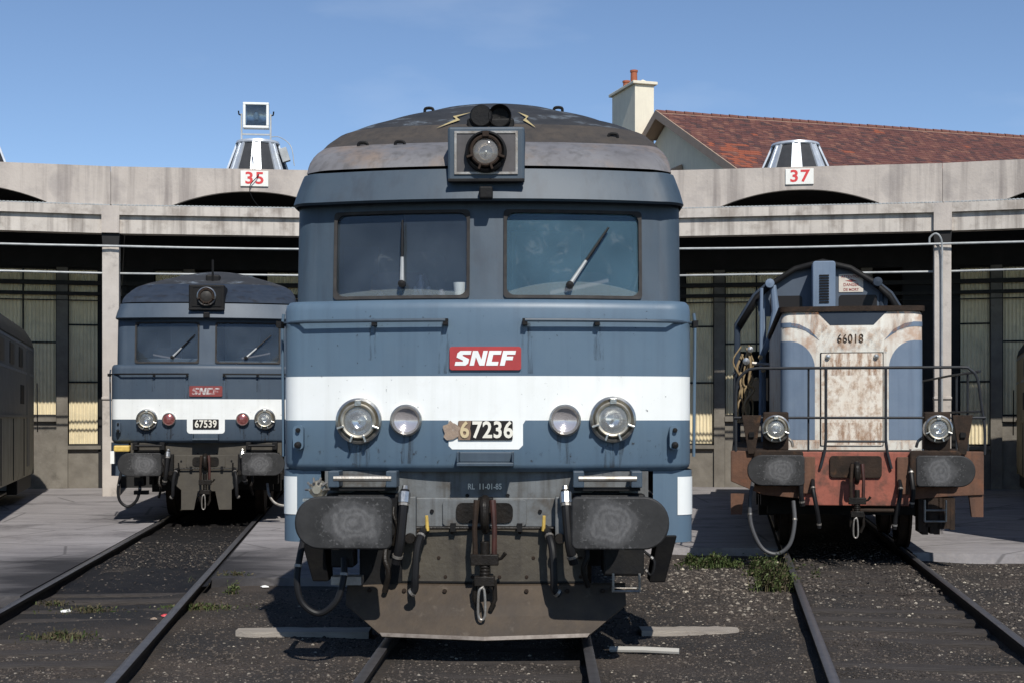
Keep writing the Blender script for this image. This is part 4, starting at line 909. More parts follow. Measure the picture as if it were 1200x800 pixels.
        text_mesh('faded_digit', '6', .165, mat('faded_digit', (.55, .44, .26), rough=.6), npl, -.152, (npz0 + npz1) / 2 - .001, ny(.15) - .0245, bold=.0042, extrude=.002, sx=.86)
    else:
        text_mesh('digits', number, .165, CREAM, npl, 0, (npz0 + npz1) / 2, ny(0) - .019, bold=.004, extrude=.002, sx=.82, spacing=1.05)
    st = MB(); st.bx(-.205, .21, -.13, .02, 1.325, 1.352); st.bx(-.205, -.19, -.12, .02, 1.352, 1.43); st.bx(.195, .21, -.12, .02, 1.352, 1.43); st.bx(-.19, .195, -.01, .02, 1.352, 1.425); st.build('footstep', CABBLUE, T, smooth=0, bevel=.006)
    # lamps
    for s_ in (-1, 1):
        lamp(T, 'headlamp', s_ * .935, 1.652 + (.012 if s_ > 0 else 0), ny(.93) - .01, .172, 'head'); lamp(T, 'tail_lamp', s_ * .583, 1.658, ny(.58) - .01, .118 if o1 else .108, 'tail' if o1 else 'red')
    # road dirt on the paintwork: runs below fittings, spatter low down, chips
    GR = lambda nm, polys, m_, d=.003: decal(nm, polys, lambda x, z: ny(x) - d, m_, body, .12)
    runs = [[(x - w0, z1), (x + w0, z1), (x + w1, z0), (x - w1, z0)] for x, z1, z0, w0, w1 in ((-.93, 1.50, 1.31, .10, .06), (.93, 1.50, 1.31, .10, .06), (-.58, 1.55, 1.34, .06, .04), (.58, 1.55, 1.34, .06, .04), (-.30, 2.37, 2.0, .03, .05), (.30, 2.37, 2.0, .03, .05), (-.83, 2.37, 2.1, .03, .04), (.83, 2.37, 2.1, .03, .04))]
    GR('grime_runs', runs, GRIME)['kind'] = 'stuff'
    GR('low_spatter', [[(-1.34, 1.33), (1.34, 1.33), (1.34, 1.52), (.3, 1.44), (-.3, 1.42), (-1.34, 1.55)]], SPATTER, .0034)
    GR('paint_chips', [[(-1.34, 1.72), (1.34, 1.72), (1.34, 2.46), (-1.34, 2.46)]], CHIPS, .0026)
    # skirt corners with white marks
    SW = 1.55; sy = lambda x, z=0: .07 + NB * (x / SW) ** 2
    for s_ in (-1, 1):
        full = [q for q in plan(SW, .07, NB, .17, FR, 1.4, 0) if q[0] * s_ > (1.13 if o1 else 1.2)]
        if s_ > 0: full = full[::1]
        mb = MB(); mb.grid([[(x, y, z) for x, y, _ in full] for z in (.745, 1.0, 1.285)])
        inn = [(x - s_ * .03, y + .03, z) for x, y, z in full]
        mb.grid([[(x, y, .745) for x, y, _ in full], [(x, y, .745) for x, y, _ in inn]]); e = full[-1] if s_ < 0 else full[0]
        sk = mb.build('corner_skirt', PB, T, smooth=40)
        if o1:
            sq = [q for q in full if abs(q[0]) > 1.40 and q[1] < .62]; k0 = [(x + s_ * .004, y - .004) for x, y, _ in sq]
            MB().grid([[(x, y, z) for x, y in k0] for z in (.95, 1.235)]).build('white_mark', WHITE, sk, smooth=40)
    # headstock
    mb = MB(); mb.bx(-1.2, 1.2, .13, .25, .78, 1.28); mb.build('headstock', HEADSTOCK if o1 else BROWNHEAD, T, smooth=0)
    mb = MB(); mb.bx(-.70, .70, .095, .128, .87, 1.085); hp = mb.build('drawgear_plate', HEADSTOCK if o1 else BROWNHEAD, T, smooth=0, bevel=.008)
    mb = MB(); mb.prism(rrect(-.32, .30, .875, 1.075, .03, 4), .072, .094); mb.build('hook_plate', HEADSTOCK if o1 else BROWNHEAD, hp, smooth=30, bevel=.005)
    mb = MB(); mb.prism(rrect(-.22, .20, .90, 1.05, .05, 4), .06, .071); mb.build('hook_socket', GREASE, hp, smooth=30)
    for x, z in ((-.40, .985), (.40, .985), (-.14, 1.10), (.16, 1.10), (-.6, 1.11), (.6, 1.11)):
        MB().lathe([(0, -.012), (.014, -.012), (.016, 0)], (x, .094 if z < 1.08 else .13, z), 8).build('rivet', BLACK, hp)
    if o1: text_mesh('revision_marks', 'RL  11-01-85', .06, CREAM, T, -.01, 1.165, .126, bold=.001, extrude=.001, sx=.8)
    coupling(T, -.02, 1.06)
    for x, z0, z1, r_ in ((-.72, .80, .40, .020), (.73, .80, .44, .020), (-.66, 1.12, .74, .010), (.67, 1.12, .74, .010)):
        MB().tube(spline([(x, .04, z0), (x * 1.02, -.03, (z0 + z1) / 2 + .05), (x * .98, -.04, (z0 + z1) / 2 - .05), (x * 1.03, .0, z1)], 6), r_, 8).build('brake_pipe', GREASE, T)
    MB().tube([(-.66, .05, .865), (.66, .05, .865)], .012, 8).build('cross_pipe', GREASE, T)
    for x in (-.66, -.24, .25, .66): MB().bx(x - .02, x + .02, .03, .10, .84, .90).build('pipe_clip', BLACK, T, smooth=0)
    for s_ in (-1, 1): MB().lathe([(0, -.03), (.035, -.03), (.04, .0), (.03, .06)], (s_ * .545, -.08, .80), 12).build('cock_body', GREASE, T)
    for s_ in (-1, 1):
        buffer_set(T, s_, .885, .955, -.66, BUFFER)
        mb = MB(); mb.bx(s_ * .9 - .27, s_ * .9 + .27, -.02, .30, .80, 1.12); mb.build('buffer_housing', BLACK, T, smooth=0, bevel=.02)
        # step above buffer
        b0, b1 = s_ * .68, s_ * 1.10
        ss = MB().tube([(b0, -.10, 1.235), (b1, -.10, 1.235)], .022, 8).build('step_bar', STEEL if o1 else BLACK, T)
        for x in (b0, b1): MB().bx(x - .04, x + .04, -.11, .1, 1.17, 1.29).build('step_bracket', CABBLUE if o1 else BLACK, ss, smooth=0, bevel=.008)
        MB().bx(min(b0, b1) - .03, max(b0, b1) + .03, -.05, .28, 1.145, 1.165).build('step_tread', BLACK, ss, smooth=0)
        # brake hoses
        hose(T, [(s_ * .585, -.06, 1.15), (s_ * .59, -.10, 1.04), (s_ * .60, -.13, .90), (s_ * .615, -.15, .75), (s_ * .645, -.12, .62)], .034)
        hose(T, [(s_ * .44, .10, .86), (s_ * .462, -.06, .83), (s_ * .49, -.14, .72), (s_ * .50, -.17, .54), (s_ * .505, -.16, .44), (s_ * .545, -.15, .40)], .028, fit=False)
        MB().tube([(s_ * .425, .0, .85), (s_ * .43, -.02, .96)], [.014, .012], 8).build('cock_handle', YELLOW if o1 else BLACK, T)
        mb = MB(); mb.bx(s_ * .55 - .04, s_ * .55 + .04, -.02, .1, .80, 1.10); mb.build('hose_bracket', HEADSTOCK if o1 else BLACK, T, smooth=0, bevel=.01)
    # jumper cable loop, boxes under the ends
    hose(T, [(-1.28, -.10, .92), (-1.31, -.25, .74), (-1.33, -.32, .52), (-1.29, -.33, .36), (-1.17, -.33, .285), (-1.05, -.33, .37), (-1.0, -.3, .53), (-1.005, -.24, .67)], .024, fit=False)
    mb = MB(); mb.bx(-1.10, -.94, -.22, .02, .60, .76); mb.build('jumper_socket', BLACK, T, smooth=0, bevel=.012); mb = MB(); mb.bx(-1.12, -.90, -.1, .05, .46, .52); mb.build('socket_bracket', STEEL if o1 else BLACK, T, smooth=0)
    if o1:
        MB().lathe([(0, -.14), (.03, -.14), (.06, -.11), (.066, -.02), (.05, 0)], (-1.22, .0, 1.155), 18).build('jumper_head', BRASS, T)
        MB().bx(-1.32, -1.10, -.14, .0, 1.07, 1.09).build('jumper_shelf', CHROME, T, smooth=0)
        mb = MB()
        for k in range(6): mb.tube([(-1.22 + .05 * math.cos(k * .63), -.15, 1.155 + .05 * math.sin(k * .63)), (-1.22 + .085 * math.cos(k * .63), -.10, 1.155 + .085 * math.sin(k * .63))], .009, 6)
        mb.build('jumper_spokes', STEEL, T)
        mb = MB(); mb.hexa([(1.22, .30, .44), (1.34, .30, .44), (1.34, .55, .44), (1.22, .55, .44)], [(1.28, .2, .80), (1.42, .2, .80), (1.42, .6, .80), (1.28, .6, .80)]); mb.build('rail_guard', BLACK, T, smooth=0, bevel=.01)
        mb = MB(); mb.hexa([(-1.32, .30, .44), (-1.20, .30, .44), (-1.20, .55, .44), (-1.32, .55, .44)], [(-1.40, .2, .80), (-1.22, .2, .80), (-1.22, .6, .80), (-1.40, .6, .80)]); mb.build('rail_guard', BLACK, T, smooth=0, bevel=.01)
        mb = MB()
        for q in (((.93, -.1, .55), (.93, -.1, .42)), ((.93, -.1, .42), (1.12, -.1, .42)), ((1.12, -.1, .42), (1.12, -.1, .55)), ((.93, .1, .42), (1.12, .1, .42)), ((.93, -.1, .42), (.93, .1, .42)), ((1.12, -.1, .42), (1.12, .1, .42))): mb.tube(q, .010, 6)
        mb.build('shunter_step', STEEL, T)
        mb = MB(); mb.bx(.86, 1.16, -.02, .4, .52, .76); mb.build('sand_box', BLACK, T, smooth=0, bevel=.02)
        mb = MB(); mb.bx(-.94, -.62, .1, .4, .42, .8); mb.build('sand_box', BLACK, T, smooth=0, bevel=.02)
        hose(T, [(1.16, .1, .70), (1.24, .08, .62), (1.22, .08, .52), (1.17, .1, .56)], .010, fit=False)
        # snow plough: upright apron and forward-leaning blade
        mb = MB(); xs3 = [-.75 + 1.5 * k / 12 for k in range(13)]; vy = lambda x: .05 * abs(x)
        mb.grid([[(x, yy + vy(x), z) for x in xs3] for yy, z in ((.105, .868), (.105, .68), (.105, .455))]); ap = mb.build('plough_apron', APRON, T, smooth=0); so_ = ap.modifiers.new('s', 'SOLIDIFY'); so_.thickness = .02
        MB().grid([[(x, .093 + vy(x), .682), ] + [(x, .0925 + vy(x), .674)] for x in xs3]).build('apron_seam', BLACK, ap, smooth=0)
        def halfw(z): return 1.03 if z > .31 else .76 + (1.03 - .76) * (z - .115) / (.31 - .115)
        mb = MB(); rows = []
        for z in (.455, .44, .38, .31, .25, .18, .12, .10):
            hw = halfw(z); rows.append([(-hw + 2 * hw * k / 16, (.05 - (.455 - z) * .75 + (.015 if z > .45 else 0)) + vy(-hw + 2 * hw * k / 16) * 1.4, z - (.02 * (1 - abs(k - 8) / 8) if z < .3 else 0)) for k in range(17)])
        mb.grid(rows); bl = mb.build('plough_blade', PLOUGH, T, smooth=0); so_ = bl.modifiers.new('s', 'SOLIDIFY'); so_.thickness = .018
        bolt = MB().lathe([(0, -.014), (.013, -.013), (.017, 0)], (0, 0, 0), 8).build('bolt', RUSTDARK, ap, (-.70, .10, .83))
        for x, z in [(-.5 + .25 * k, .83) for k in range(5)] + [(-.70 + .2 * k, .50) for k in range(8)] + [(.70, .83), (-.70, .64), (.70, .64), (-.35, .64), (.35, .64)]: place(bolt, 'bolt', ap, (x, .093 + vy(x), z))
        for x in (-.86, -.6, -.3, 0.02, .3, .6, .86): place(bolt, 'bolt', bl, (x, .05 - (.455 - .40) * .75 + vy(x) * 1.4 - .012, .405))
        MB().grid([[(x, .05 - (.455 - .125) * .75 + vy(x) * 1.4 - .014, .125 - .02 * (1 - abs(x) / .77)) for x in [-.76 + 1.52 * k / 12 for k in range(13)]], [(x * 1.0, .05 - (.455 - .105) * .75 + vy(x) * 1.4 - .013, .100 - .02 * (1 - abs(x) / .77)) for x in [-.74 + 1.48 * k / 12 for k in range(13)]]]).build('worn_edge', mat('scraped_steel', (.16, .14, .125), (.08, .065, .055), 16, .55, metal=.4), bl, smooth=0)
        MB().grid([[(x, .082 + vy(x), z) for x in xs3] for z in (.448, .468)]).build('joint_shade_strip', BLACK, ap, smooth=0)  # black strip stands in for the shade line between apron and blade
        decal('oil_runs', [[(-.74, .86), (.74, .86), (.74, .47), (-.74, .47)]], lambda x, z: .0935 + vy(x), GRIME, ap, .15)
        mb = MB(); mb.grid([[(x, .105 + vy(x), .455) for x in xs3], [(x, .05 + vy(x) * 1.4, .457) for x in xs3]]); mb.build('plough_ledge', GREASE, T, smooth=0)
    else:
        pl = [(-.72, .90), (-.70, .78), (-.40, .52), (-.40, .20), (-.20, .20), (-.14, .50), (.14, .50), (.20, .20), (.40, .20), (.40, .52), (.70, .78), (.72, .90)]
        mb = MB(); mb.prism(pl, .10, .14); mb.build('plough_plate', BROWNHEAD, T, smooth=0)
        mb = MB(); mb.bx(-1.45, -1.2, .0, .2, 1.14, 1.24); mb.build('yellow_box', YELLOW, T, smooth=0, bevel=.02)
        mb = MB(); mb.bx(-1.5, -1.44, .0, .1, .95, 1.15); mb.build('white_flap', PAPER, T, smooth=0)
        hose(T, [(.98, -.1, .62), (1.02, -.25, .45), (1.12, -.3, .32), (1.28, -.3, .28), (1.4, -.2, .34)], .022, m=STEEL, fit=False)
    MB().bx(-1.15, 1.15, .5, LEN - 1, .82, .92).build('underframe', BLACK, T, smooth=0)
    MB().bx(-1.2, 1.2, 6.3, 10.7, .35, .82).build('fuel_tank', BLACK, T, smooth=0, bevel=.08)
    bogie(T, 3.3); bogie(T, LEN - 3.3)
    return T
big_diesel(36, 10.42, 'large blue locomotive 67236 with white band and snow plough', '67236', True)
big_diesel(35, 22.9, 'grimy blue locomotive 67539 with red tail lamps in bay 35', '67539', False)

# ------------------------------------------------------------------ hood locomotive on the track of bay 37
def hood_diesel():
    a = STALL[37]; p = polar(rad_for_y(a, 16.84), a, .03); T = empty('hood_locomotive', (p[0], p[1], 0), -R(a))
    tag(T, 'rusty blue and cream hood locomotive 66018 with front railings', 'locomotive')
    RUSTBEAM = mat('rusty_buffer_beam', (.15, .072, .042), (.095, .048, .031), 5, .8, bump=.3, bscale=25, patch=(.20, .075, .035), patch_amt=.7, patch_scale=4, streak=(.05, .032, .024), streak_amt=.6)
    REDBEAM = mat('faded_red_beam', (.34, .105, .07), (.25, .075, .05), 6, .7, bump=.15, bscale=25, patch=(.085, .045, .032), patch_amt=.9, patch_scale=4, patch_pos=.49, streak=(.13, .055, .04), streak_amt=.5)
    HOODCREAM = mat('rust_stained_cream', (.66, .64, .57), (.56, .53, .47), 5, .6, bump=.1, bscale=30, patch=(.33, .16, .075), patch_amt=.65, patch_scale=3.2, patch_pos=.50, streak=(.36, .23, .15), streak_amt=.4)
    DOORCREAM = mat('worn_cream_door', (.74, .70, .62), (.66, .58, .48), 9, .6, bump=.1, bscale=30, patch=(.34, .18, .095), patch_amt=.45, patch_scale=16, patch_pos=.52, soft=.12, streak=(.44, .31, .21), streak_amt=.45)
    HBLUE = mat('hood_blue', (.125, .170, .235), (.155, .20, .265), 4, .5, bump=.06, bscale=15, patch=(.17, .21, .25), patch_amt=.4, patch_scale=4, streak=(.08, .11, .16), streak_amt=.4)
    DKBLUE = mat('dark_cab_blue', (.028, .038, .055), (.038, .05, .068), 4, .5)
    RAILM = mat('railing_grey', (.032, .036, .042), (.02, .02, .022), 8, .5)
    # buffer beam
    mb = MB(); mb.bx(-.64, .64, 0, .16, .64, 1.275); bb = mb.build('buffer_beam', REDBEAM, T, smooth=0, bevel=.01)
    for s in (-1, 1):
        x0, x1 = sorted((s * .822, s * 1.46)); pl = [(s * .642, 1.285), (s * 1.46, 1.285), (s * 1.46, .78 if s > 0 else .92), (s * 1.08, .76), (s * .642, .72)]
        mb = MB(); mb.prism(pl, -.01, .16); mb.build('beam_end', RUSTBEAM, T, smooth=0, bevel=.008)
        pl = [(s * 1.30, .77), (s * 1.46, .77), (s * 1.46, .52), (s * 1.33, .52)]
        mb = MB(); mb.prism(pl, .02, .10); mb.build('step_end', RUSTBEAM, T, smooth=0)
        buffer_set(T, s, .89, 1.075, -.6, BUFFER, .178, .27, .38)
        mb = MB(); mb.prism(rrect(s * .9 - .29, s * .9 + .29, .87, 1.30, .05, 4), -.10, -.012); mb.build('buffer_housing', RUSTDARK, T, smooth=30, bevel=.02)
        pl = [(s * 1.10, 1.71), (s * 1.33, 1.71), (s * 1.255, 1.25), (s * 1.175, 1.25)]
        fin = MB().prism(pl, -.06, -.03).build('lamp_iron', RUSTDARK, T, smooth=0, bevel=.006)
        MB().bx(s * 1.215 - .03, s * 1.215 + .03, -.09, -.061, 1.45, 1.51).build('lug', BLACK, fin, smooth=0)
        hl = lamp(T, 'headlamp', s * .93, 1.55, -.10, .165, 'head')
        MB().bx(s * .93 - .15, s * .93 + .15, -.05, .12, 1.288, 1.75).build('lamp_bracket', RUSTDARK, hl, (-s * .93, .10, -1.55), smooth=0, bevel=.02)
        MB().tube(spline([(s * .80, .2, 1.45), (s * .74, .18, 1.40), (s * .72, .2, 1.33)], 6), .018, 8).build('lamp_cable', STEEL, T)
        MB().bx(s * .84 - .20, s * .84 + .16, -.02, .20, 1.287, 1.31).build('lamp_shelf', HOODCREAM, T, smooth=0)
        hose(T, [(s * .62, -.02, 1.16), (s * .63, -.12, .98), (s * .64, -.16, .80), (s * .62, -.14, .64)], .030, fit=False)
        hose(T, [(s * .50, -.02, .95), (s * .50, -.16, .84), (s * .47, -.20, .66), (s * .44, -.18, .50), (s * .43, -.16, .38)], .026, fit=False)
        MB().bx(s * .56 - .09, s * .56 + .09, -.05, -.002, .78, 1.22).build('cock_plate', RUSTBEAM, T, smooth=0, bevel=.01)
    MB().prism(rrect(-.30, .30, .97, 1.23, .04, 4), -.03, -.002).build('hook_plate', RUSTDARK, bb, smooth=30, bevel=.006)
    coupling(T, -.12, 1.12)
    MB().tube([(-.05, -.2, .60), (.42, -.2, .60)], .022, 8).build('release_bar', RUSTDARK, T)
    hose(T, [(-1.20, -.15, .92), (-1.235, -.3, .70), (-1.22, -.35, .42), (-1.10, -.36, .16), (-.93, -.36, .09), (-.78, -.35, .20), (-.72, -.3, .45), (-.73, -.2, .70)], .024, m=mat('grey_cable', (.06, .06, .063), rough=.5), fit=False)
    mb = MB()
    for q in (((.78, -.1, .72), (.78, -.1, .47)), ((1.02, -.1, .72), (1.02, -.1, .47)), ((.78, -.1, .47), (1.02, -.1, .47)), ((.78, .15, .47), (1.02, .15, .47)), ((.78, -.1, .60), (1.02, -.1, .60))): mb.tube(q, .012, 6)
    mb.build('shunter_step', STEEL, T)
    mb = MB()
    for k in range(9): mb.bx(.72 + .045 * k, .76 + .045 * k + random.uniform(0, .03), .0, .3, .30 + random.uniform(0, .12), .74)
    mb.build('brake_rigging', RUSTDARK, T, smooth=0)
    MB().bx(-1.45, 1.45, .16, 14.6, 1.17, 1.272).build('deck', RUSTDARK, T, smooth=0, bevel=.01)
    MB().bx(-1.15, 1.15, .3, 14.2, .75, 1.169).build('underframe', BLACK, T, smooth=0)
    # hood
    HX, HWd, HY = .06, .885, 1.30; r = .13
    hy = lambda x, z=0: HY + .05 * ((x - HX) / HWd) ** 2
    mb = MB(); rows = []
    for z in (1.272, 2.3, 2.98, 3.03): rows.append([(x + HX, y + HY, z) for x, y, _ in plan(HWd - (.02 if z > 3 else 0), .0 + (.02 if z > 3 else 0), .05, r, FR, 6.5, z)])
    mb.grid(rows, rowmi=[0, 0, 0]); hood = mb.build('hood', [HOODCREAM], T, smooth=40)
    MB().bx(HX - HWd + .02, HX + HWd - .02, HY + .25, 7.8, 1.272, 3.02).build('hood_body', DKBLUE, T, smooth=0)
    mb = MB(); rows = [[(x + HX, y + HY - .03, z) for x, y, _ in plan(HWd + .03, 0, .05, r, FR, 6.5, z)] for z in (3.03, 3.06, 3.095)]; mb.grid(rows); mb.grid([rows[-1], [(x, 7.8, 3.10) for x, y, z in rows[-1]]]); mb.grid([rows[0], [(x * .97, y + .1, 3.03) for x, y, z in rows[0]]]); mb.build('hood_lid', RUSTDARK, T, smooth=40)
    sf = lambda d: (lambda x, z: hy(x) - d)
    arch = lambda s: ([(s * .78, 1.40), (s * .46, 1.40), (s * .46, 2.30)] + [(s * (.46 + .32 * (1 - math.cos(R(t)))), 2.30 + .36 * math.sin(R(t))) for t in range(10, 91, 10)])
    for s in (-1, 1):
        decal('blue_panel', [[(x + HX, z) for x, z in arch(s)]], sf(.004), HBLUE, hood, .1)
        # rounded corner of the panel: wraps to the hood side
        pl = [q for q in plan(HWd + .004, -.004, .05, r, FR, 3.0, 0) if q[0] * s > .74 and q[1] < .9]
        MB().grid([[(x + HX, y + HY, z) for x, y, _ in pl] for z in (1.40, 2.66)]).build('blue_corner', HBLUE, hood, smooth=50)
        pl2 = [q for q in plan(HWd + .004, -.004, .05, r, FR, 3.0, 0) if q[0] * s > .74 and q[1] < .9]
        MB().grid([[(x + HX, y + HY, z) for x, y, _ in pl2] for z in (2.835, 2.895)]).build('blue_band_corner', HBLUE, hood, smooth=50)
        up = [(s * .78, 2.895), (s * .66, 2.875), (s * .52, 2.80), (s * .40, 2.66), (s * .48, 2.72), (s * .58, 2.79), (s * .68, 2.825), (s * .78, 2.835)]
        decal('blue_band', [[(x + HX, z) for x, z in up]], sf(.004), HBLUE, hood, .1)
    decal('dark_top_panel', [[(HX - .44, 3.025), (HX - .40, 2.99), (HX - .27, 2.855), (HX + .27, 2.855), (HX + .40, 2.99), (HX + .44, 3.025)]], sf(.004), DKBLUE, hood, .1)
    decal('hood_door', [rrect(HX - .38, HX + .38, 1.33, 2.50, .01, 2)], sf(.006), DOORCREAM, hood, .1, thick=.014)
    mb = MB()
    for x0, x1, z0, z1 in ((-.392, -.381, 1.33, 2.512), (.381, .392, 1.33, 2.512), (-.38, .38, 2.501, 2.512)): mb.bx(HX + x0, HX + x1, HY - .008, HY + .03, z0, z1)
    mb.build('door_gap', BLACK, hood, smooth=0)
    for s in (-1, 1): MB().lathe([(0, -.035), (.028, -.03), (.036, 0)], (HX + s * .30, HY - .018, 2.455), 14).build('door_catch', CHROME, hood)
    text_mesh('number', '66018', .155, BLACKPLATE, hood, HX - .02, 2.68, hy(0) - .008, bold=.0015, extrude=.001, sx=.80, spacing=1.08)
    # rust creeping from the top edge and seams, running down
    RUSTRUN = grime_mat('rust_runs', (.34, .17, .085), .46, .70, .75, (15, 15, 2.6)); RUSTSPOT = grime_mat('rust_bloom', (.38, .22, .12), .48, .70, .5, (13, 13, 9))
    decal('rust_runs', [[(HX - .75, 3.02), (HX - .42, 3.02), (HX - .30, 2.84), (HX - .42, 2.72), (HX - .75, 2.86)], [(HX + .75, 3.02), (HX + .42, 3.02), (HX + .30, 2.84), (HX + .42, 2.72), (HX + .75, 2.86)], [(HX - .37, 2.5), (HX + .37, 2.5), (HX + .37, 2.22), (HX - .37, 2.22)], [(HX - .37, 1.62), (HX + .37, 1.62), (HX + .37, 1.34), (HX - .37, 1.34)], [(HX - .75, 1.40), (HX - .4, 1.40), (HX - .4, 1.29), (HX - .75, 1.29)], [(HX + .75, 1.40), (HX + .4, 1.40), (HX + .4, 1.29), (HX + .75, 1.29)]], sf(.024), RUSTRUN, hood, .1)['kind'] = 'stuff'
    decal('rust_bloom', [[(HX - .37, 2.42), (HX + .37, 2.42), (HX + .37, 1.40), (HX - .37, 1.40)], [(HX - .44, 2.82), (HX + .44, 2.82), (HX + .44, 2.52), (HX - .44, 2.52)]], sf(.0245), RUSTSPOT, hood, .1)
    # front railings
    def railp(pts, r_=.014): return MB().tube(pts, r_ * 1.25, 8).build('railing_bar', RAILM, T)
    zt = 2.27
    railp(spline([(-1.40, 0, 1.28), (-1.40, -.01, 1.95), (-1.36, -.02, 2.15), (-1.25, -.02, 2.255)], 6) + [(-1.15, -.02, zt), (0, -.02, zt), (1.20, -.02, zt)] + spline([(1.28, -.02, zt - .005), (1.38, -.02, 2.15), (1.43, -.01, 1.85), (1.47, 0, 1.55), (1.47, 0, 1.25)], 6))
    railp([(-1.42, -.02, 1.68), (1.48, -.02, 1.68)], .012)
    for s in (-1, 1):
        railp([(s * .345, -.02, zt), (s * .345, -.02, 1.42), (s * .36, -.04, 1.28), (s * .41, -.03, 1.08)])
        railp([(s * 1.42, 0, 2.22), (s * 1.42, 2.5, 2.24), (s * 1.42, 5.2, 2.24)], .012); railp([(s * 1.42, 0, 1.75), (s * 1.42, 5.2, 1.75)], .011)
        for d in (.9, 1.8, 3.4, 5.2): railp([(s * 1.42, d, 1.26), (s * 1.42, d, 2.24)], .012)
    railp([(-.345, -.02, 1.40), (.345, -.02, 1.40)], .011)
    railp([(-.345 - .2, .05, 1.27), (-.345 - .2, .0, zt)], .010)
    # cab behind the hood
    CD = 7.9; ox = .08
    out = [(1.46, 3.30), (1.15, 3.80), (.88, 4.04), (.48, 4.29), (0, 4.41)]
    full = [(-x, z) for x, z in out] + [(x, z) for x, z in reversed(out[:-1])]
    mb = MB(); mb.grid([[(x + ox, CD - .12, z) for x, z in full], [(x + ox, CD + 2.6, z) for x, z in full]]); mb.grid([[(x + ox, CD - .12, z) for x, z in full], [(x * .95 + ox, CD - .12, z - .09) for x, z in full]]); mb.build('cab_roof', BLACK, T, smooth=30).modifiers.new('s', 'SOLIDIFY').thickness = .04
    up = [(x * .97 + ox, z - .05) for x, z in full if z > 3.7]
    mb = MB(); mb.prism([(-1.08 + ox, 3.44)] + up + [(1.08 + ox, 3.44)], CD - .03, CD + .03); fw = mb.build('cab_front', mat('cab_front_blue', (.055, .072, .10), (.065, .085, .115), 4, .5), T, smooth=0)
    for x0, x1 in ((-.80, -.26), (.36, 1.0)): MB().prism(rrect(x0, x1, 3.47, 3.79, .05, 4), CD - .045, CD - .031).build('cab_window', BLACKPLATE, fw, smooth=0)
    for s in (-1, 1):
        MB().tube([(s * 1.45 + ox, CD - .05, 1.27), (s * 1.45 + ox, CD - .05, 3.30), (s * 1.14 + ox, CD - .05, 3.80), (s * .86 + ox, CD - .05, 4.03)], .055, 8).build('cab_post', DKBLUE, T)
        MB().tube([(s * 1.0 + ox, CD - .02, 1.27), (s * 1.0 + ox, CD - .02, 3.9)], .045, 8).build('cab_door_post', HBLUE if s < 0 else DKBLUE, T)
        MB().bx(s * 1.45 - .03 + ox, s * 1.45 + .03 + ox, CD, CD + 2.5, 1.58, 2.6).build('cab_side', DKBLUE, T, smooth=0)
    MB().bx(-1.43 + ox, 1.43 + ox, CD + 2.45, CD + 2.5, 1.58, 2.95).build('cab_rear_wall', BLACK, T, smooth=0)
    MB().bx(-1.40 + ox, 1.40 + ox, CD + .1, CD + 2.4, 1.58, 1.64).build('cab_floor', BLACK, T, smooth=0)
    MB().bx(-1.40 + ox, -.9 + ox, CD + 1.0, CD + 1.1, 1.6, 2.75).build('cab_bulkhead', BLACK, T, smooth=0)
    MB().lathe([(0, -.32), (.075, -.31), (.08, -.28), (.06, .1)], (-.82, CD - .1, 3.98), 18).build('horn', HBLUE, T)
    MB().lathe([(0, -.32), (.075, -.31), (.08, -.28), (.06, .1)], (.98, CD - .1, 3.98), 18).build('horn', DKBLUE, T)
    MB().tube([(-.76, CD - .3, 3.95), (-.72, CD - .3, 3.5), (-.80, CD - .3, 3.05), (-.95, CD - .2, 2.75)], [.05, .07, .075, .05], 10).build('intake_duct', HBLUE, T)
    MB().tube([(-.96, CD - .35, 3.9), (-.98, CD - .35, 1.6)], .030, 8).build('grab_pole', HBLUE, T)
    mb = MB(); mb.prism(rrect(-.11, .27, 3.0, 4.33, .05, 4), CD - .55, CD - .06); stk = mb.build('exhaust_casing', HBLUE, T, smooth=30, bevel=.015)
    for k in range(11): MB().bx(.0, .16, CD - .57, CD - .552, 3.62 + k * .045, 3.645 + k * .045).build('louvre', BLACK, stk, smooth=0)
    sg = decal('danger_notice', [rrect(.36, .77, 3.84, 4.15, .01, 2)], lambda x, z: CD - .032, mat('notice_cream', (.62, .56, .48), (.52, .46, .40), 9, .5), T, 0, thick=.01)
    SG = mat('notice_red', (.28, .06, .05), rough=.5)
    for txt, z, sz in (('ATTENTION', 4.105, .066), ('DANGER', 3.965, .072), ('DE MORT', 3.88, .066)): text_mesh('notice_lettering', txt, sz, SG, sg, .565, z, CD - .045, bold=.001, extrude=.001, sx=.9)
    decal('notice_flash', [[(.46, 4.035), (.56, 4.05), (.55, 4.075), (.68, 4.02), (.58, 4.025), (.60, 4.005)]], lambda x, z: CD - .044, SG, sg, 0)
    # pipework showing beside the hood
    OC = mat('ochre_pipework', (.34, .25, .13), (.20, .14, .08), 9, .6)
    for k in range(9):
        x = -1.36 + random.uniform(0, .26); y = CD - .3 + random.uniform(-.1, .1); pts = [(x, y, 1.6)]
        for q in range(1, 6): pts.append((x + random.uniform(-.09, .09), y + random.uniform(-.08, .08), 1.6 + q * .25 + random.uniform(-.08, .08)))
        MB().tube(spline(pts, 4), random.uniform(.012, .026), 6).build('engine_pipe', OC, T)
    for x, z, r_ in ((-1.15, 2.85, .05), (-.98, 2.72, .04), (-1.22, 2.65, .06), (-.93, 2.5, .04), (-1.05, 2.35, .03)):
        MB().lathe([(0, -.05), (r_, -.04), (r_, .1)], (x, CD - .4, z), 12).build('gauge', CHROME if r_ > .045 else OC, T)
    MB().tube([(-1.12, CD - .35, 2.62), (-.72, CD - .35, 2.58)], .035, 8).build('cross_pipe', STEEL, T)
    MB().bx(-.75, .85, CD + 2.6, 14.3, 1.58, 2.8).build('rear_hood', DKBLUE, T, smooth=0, bevel=.05)
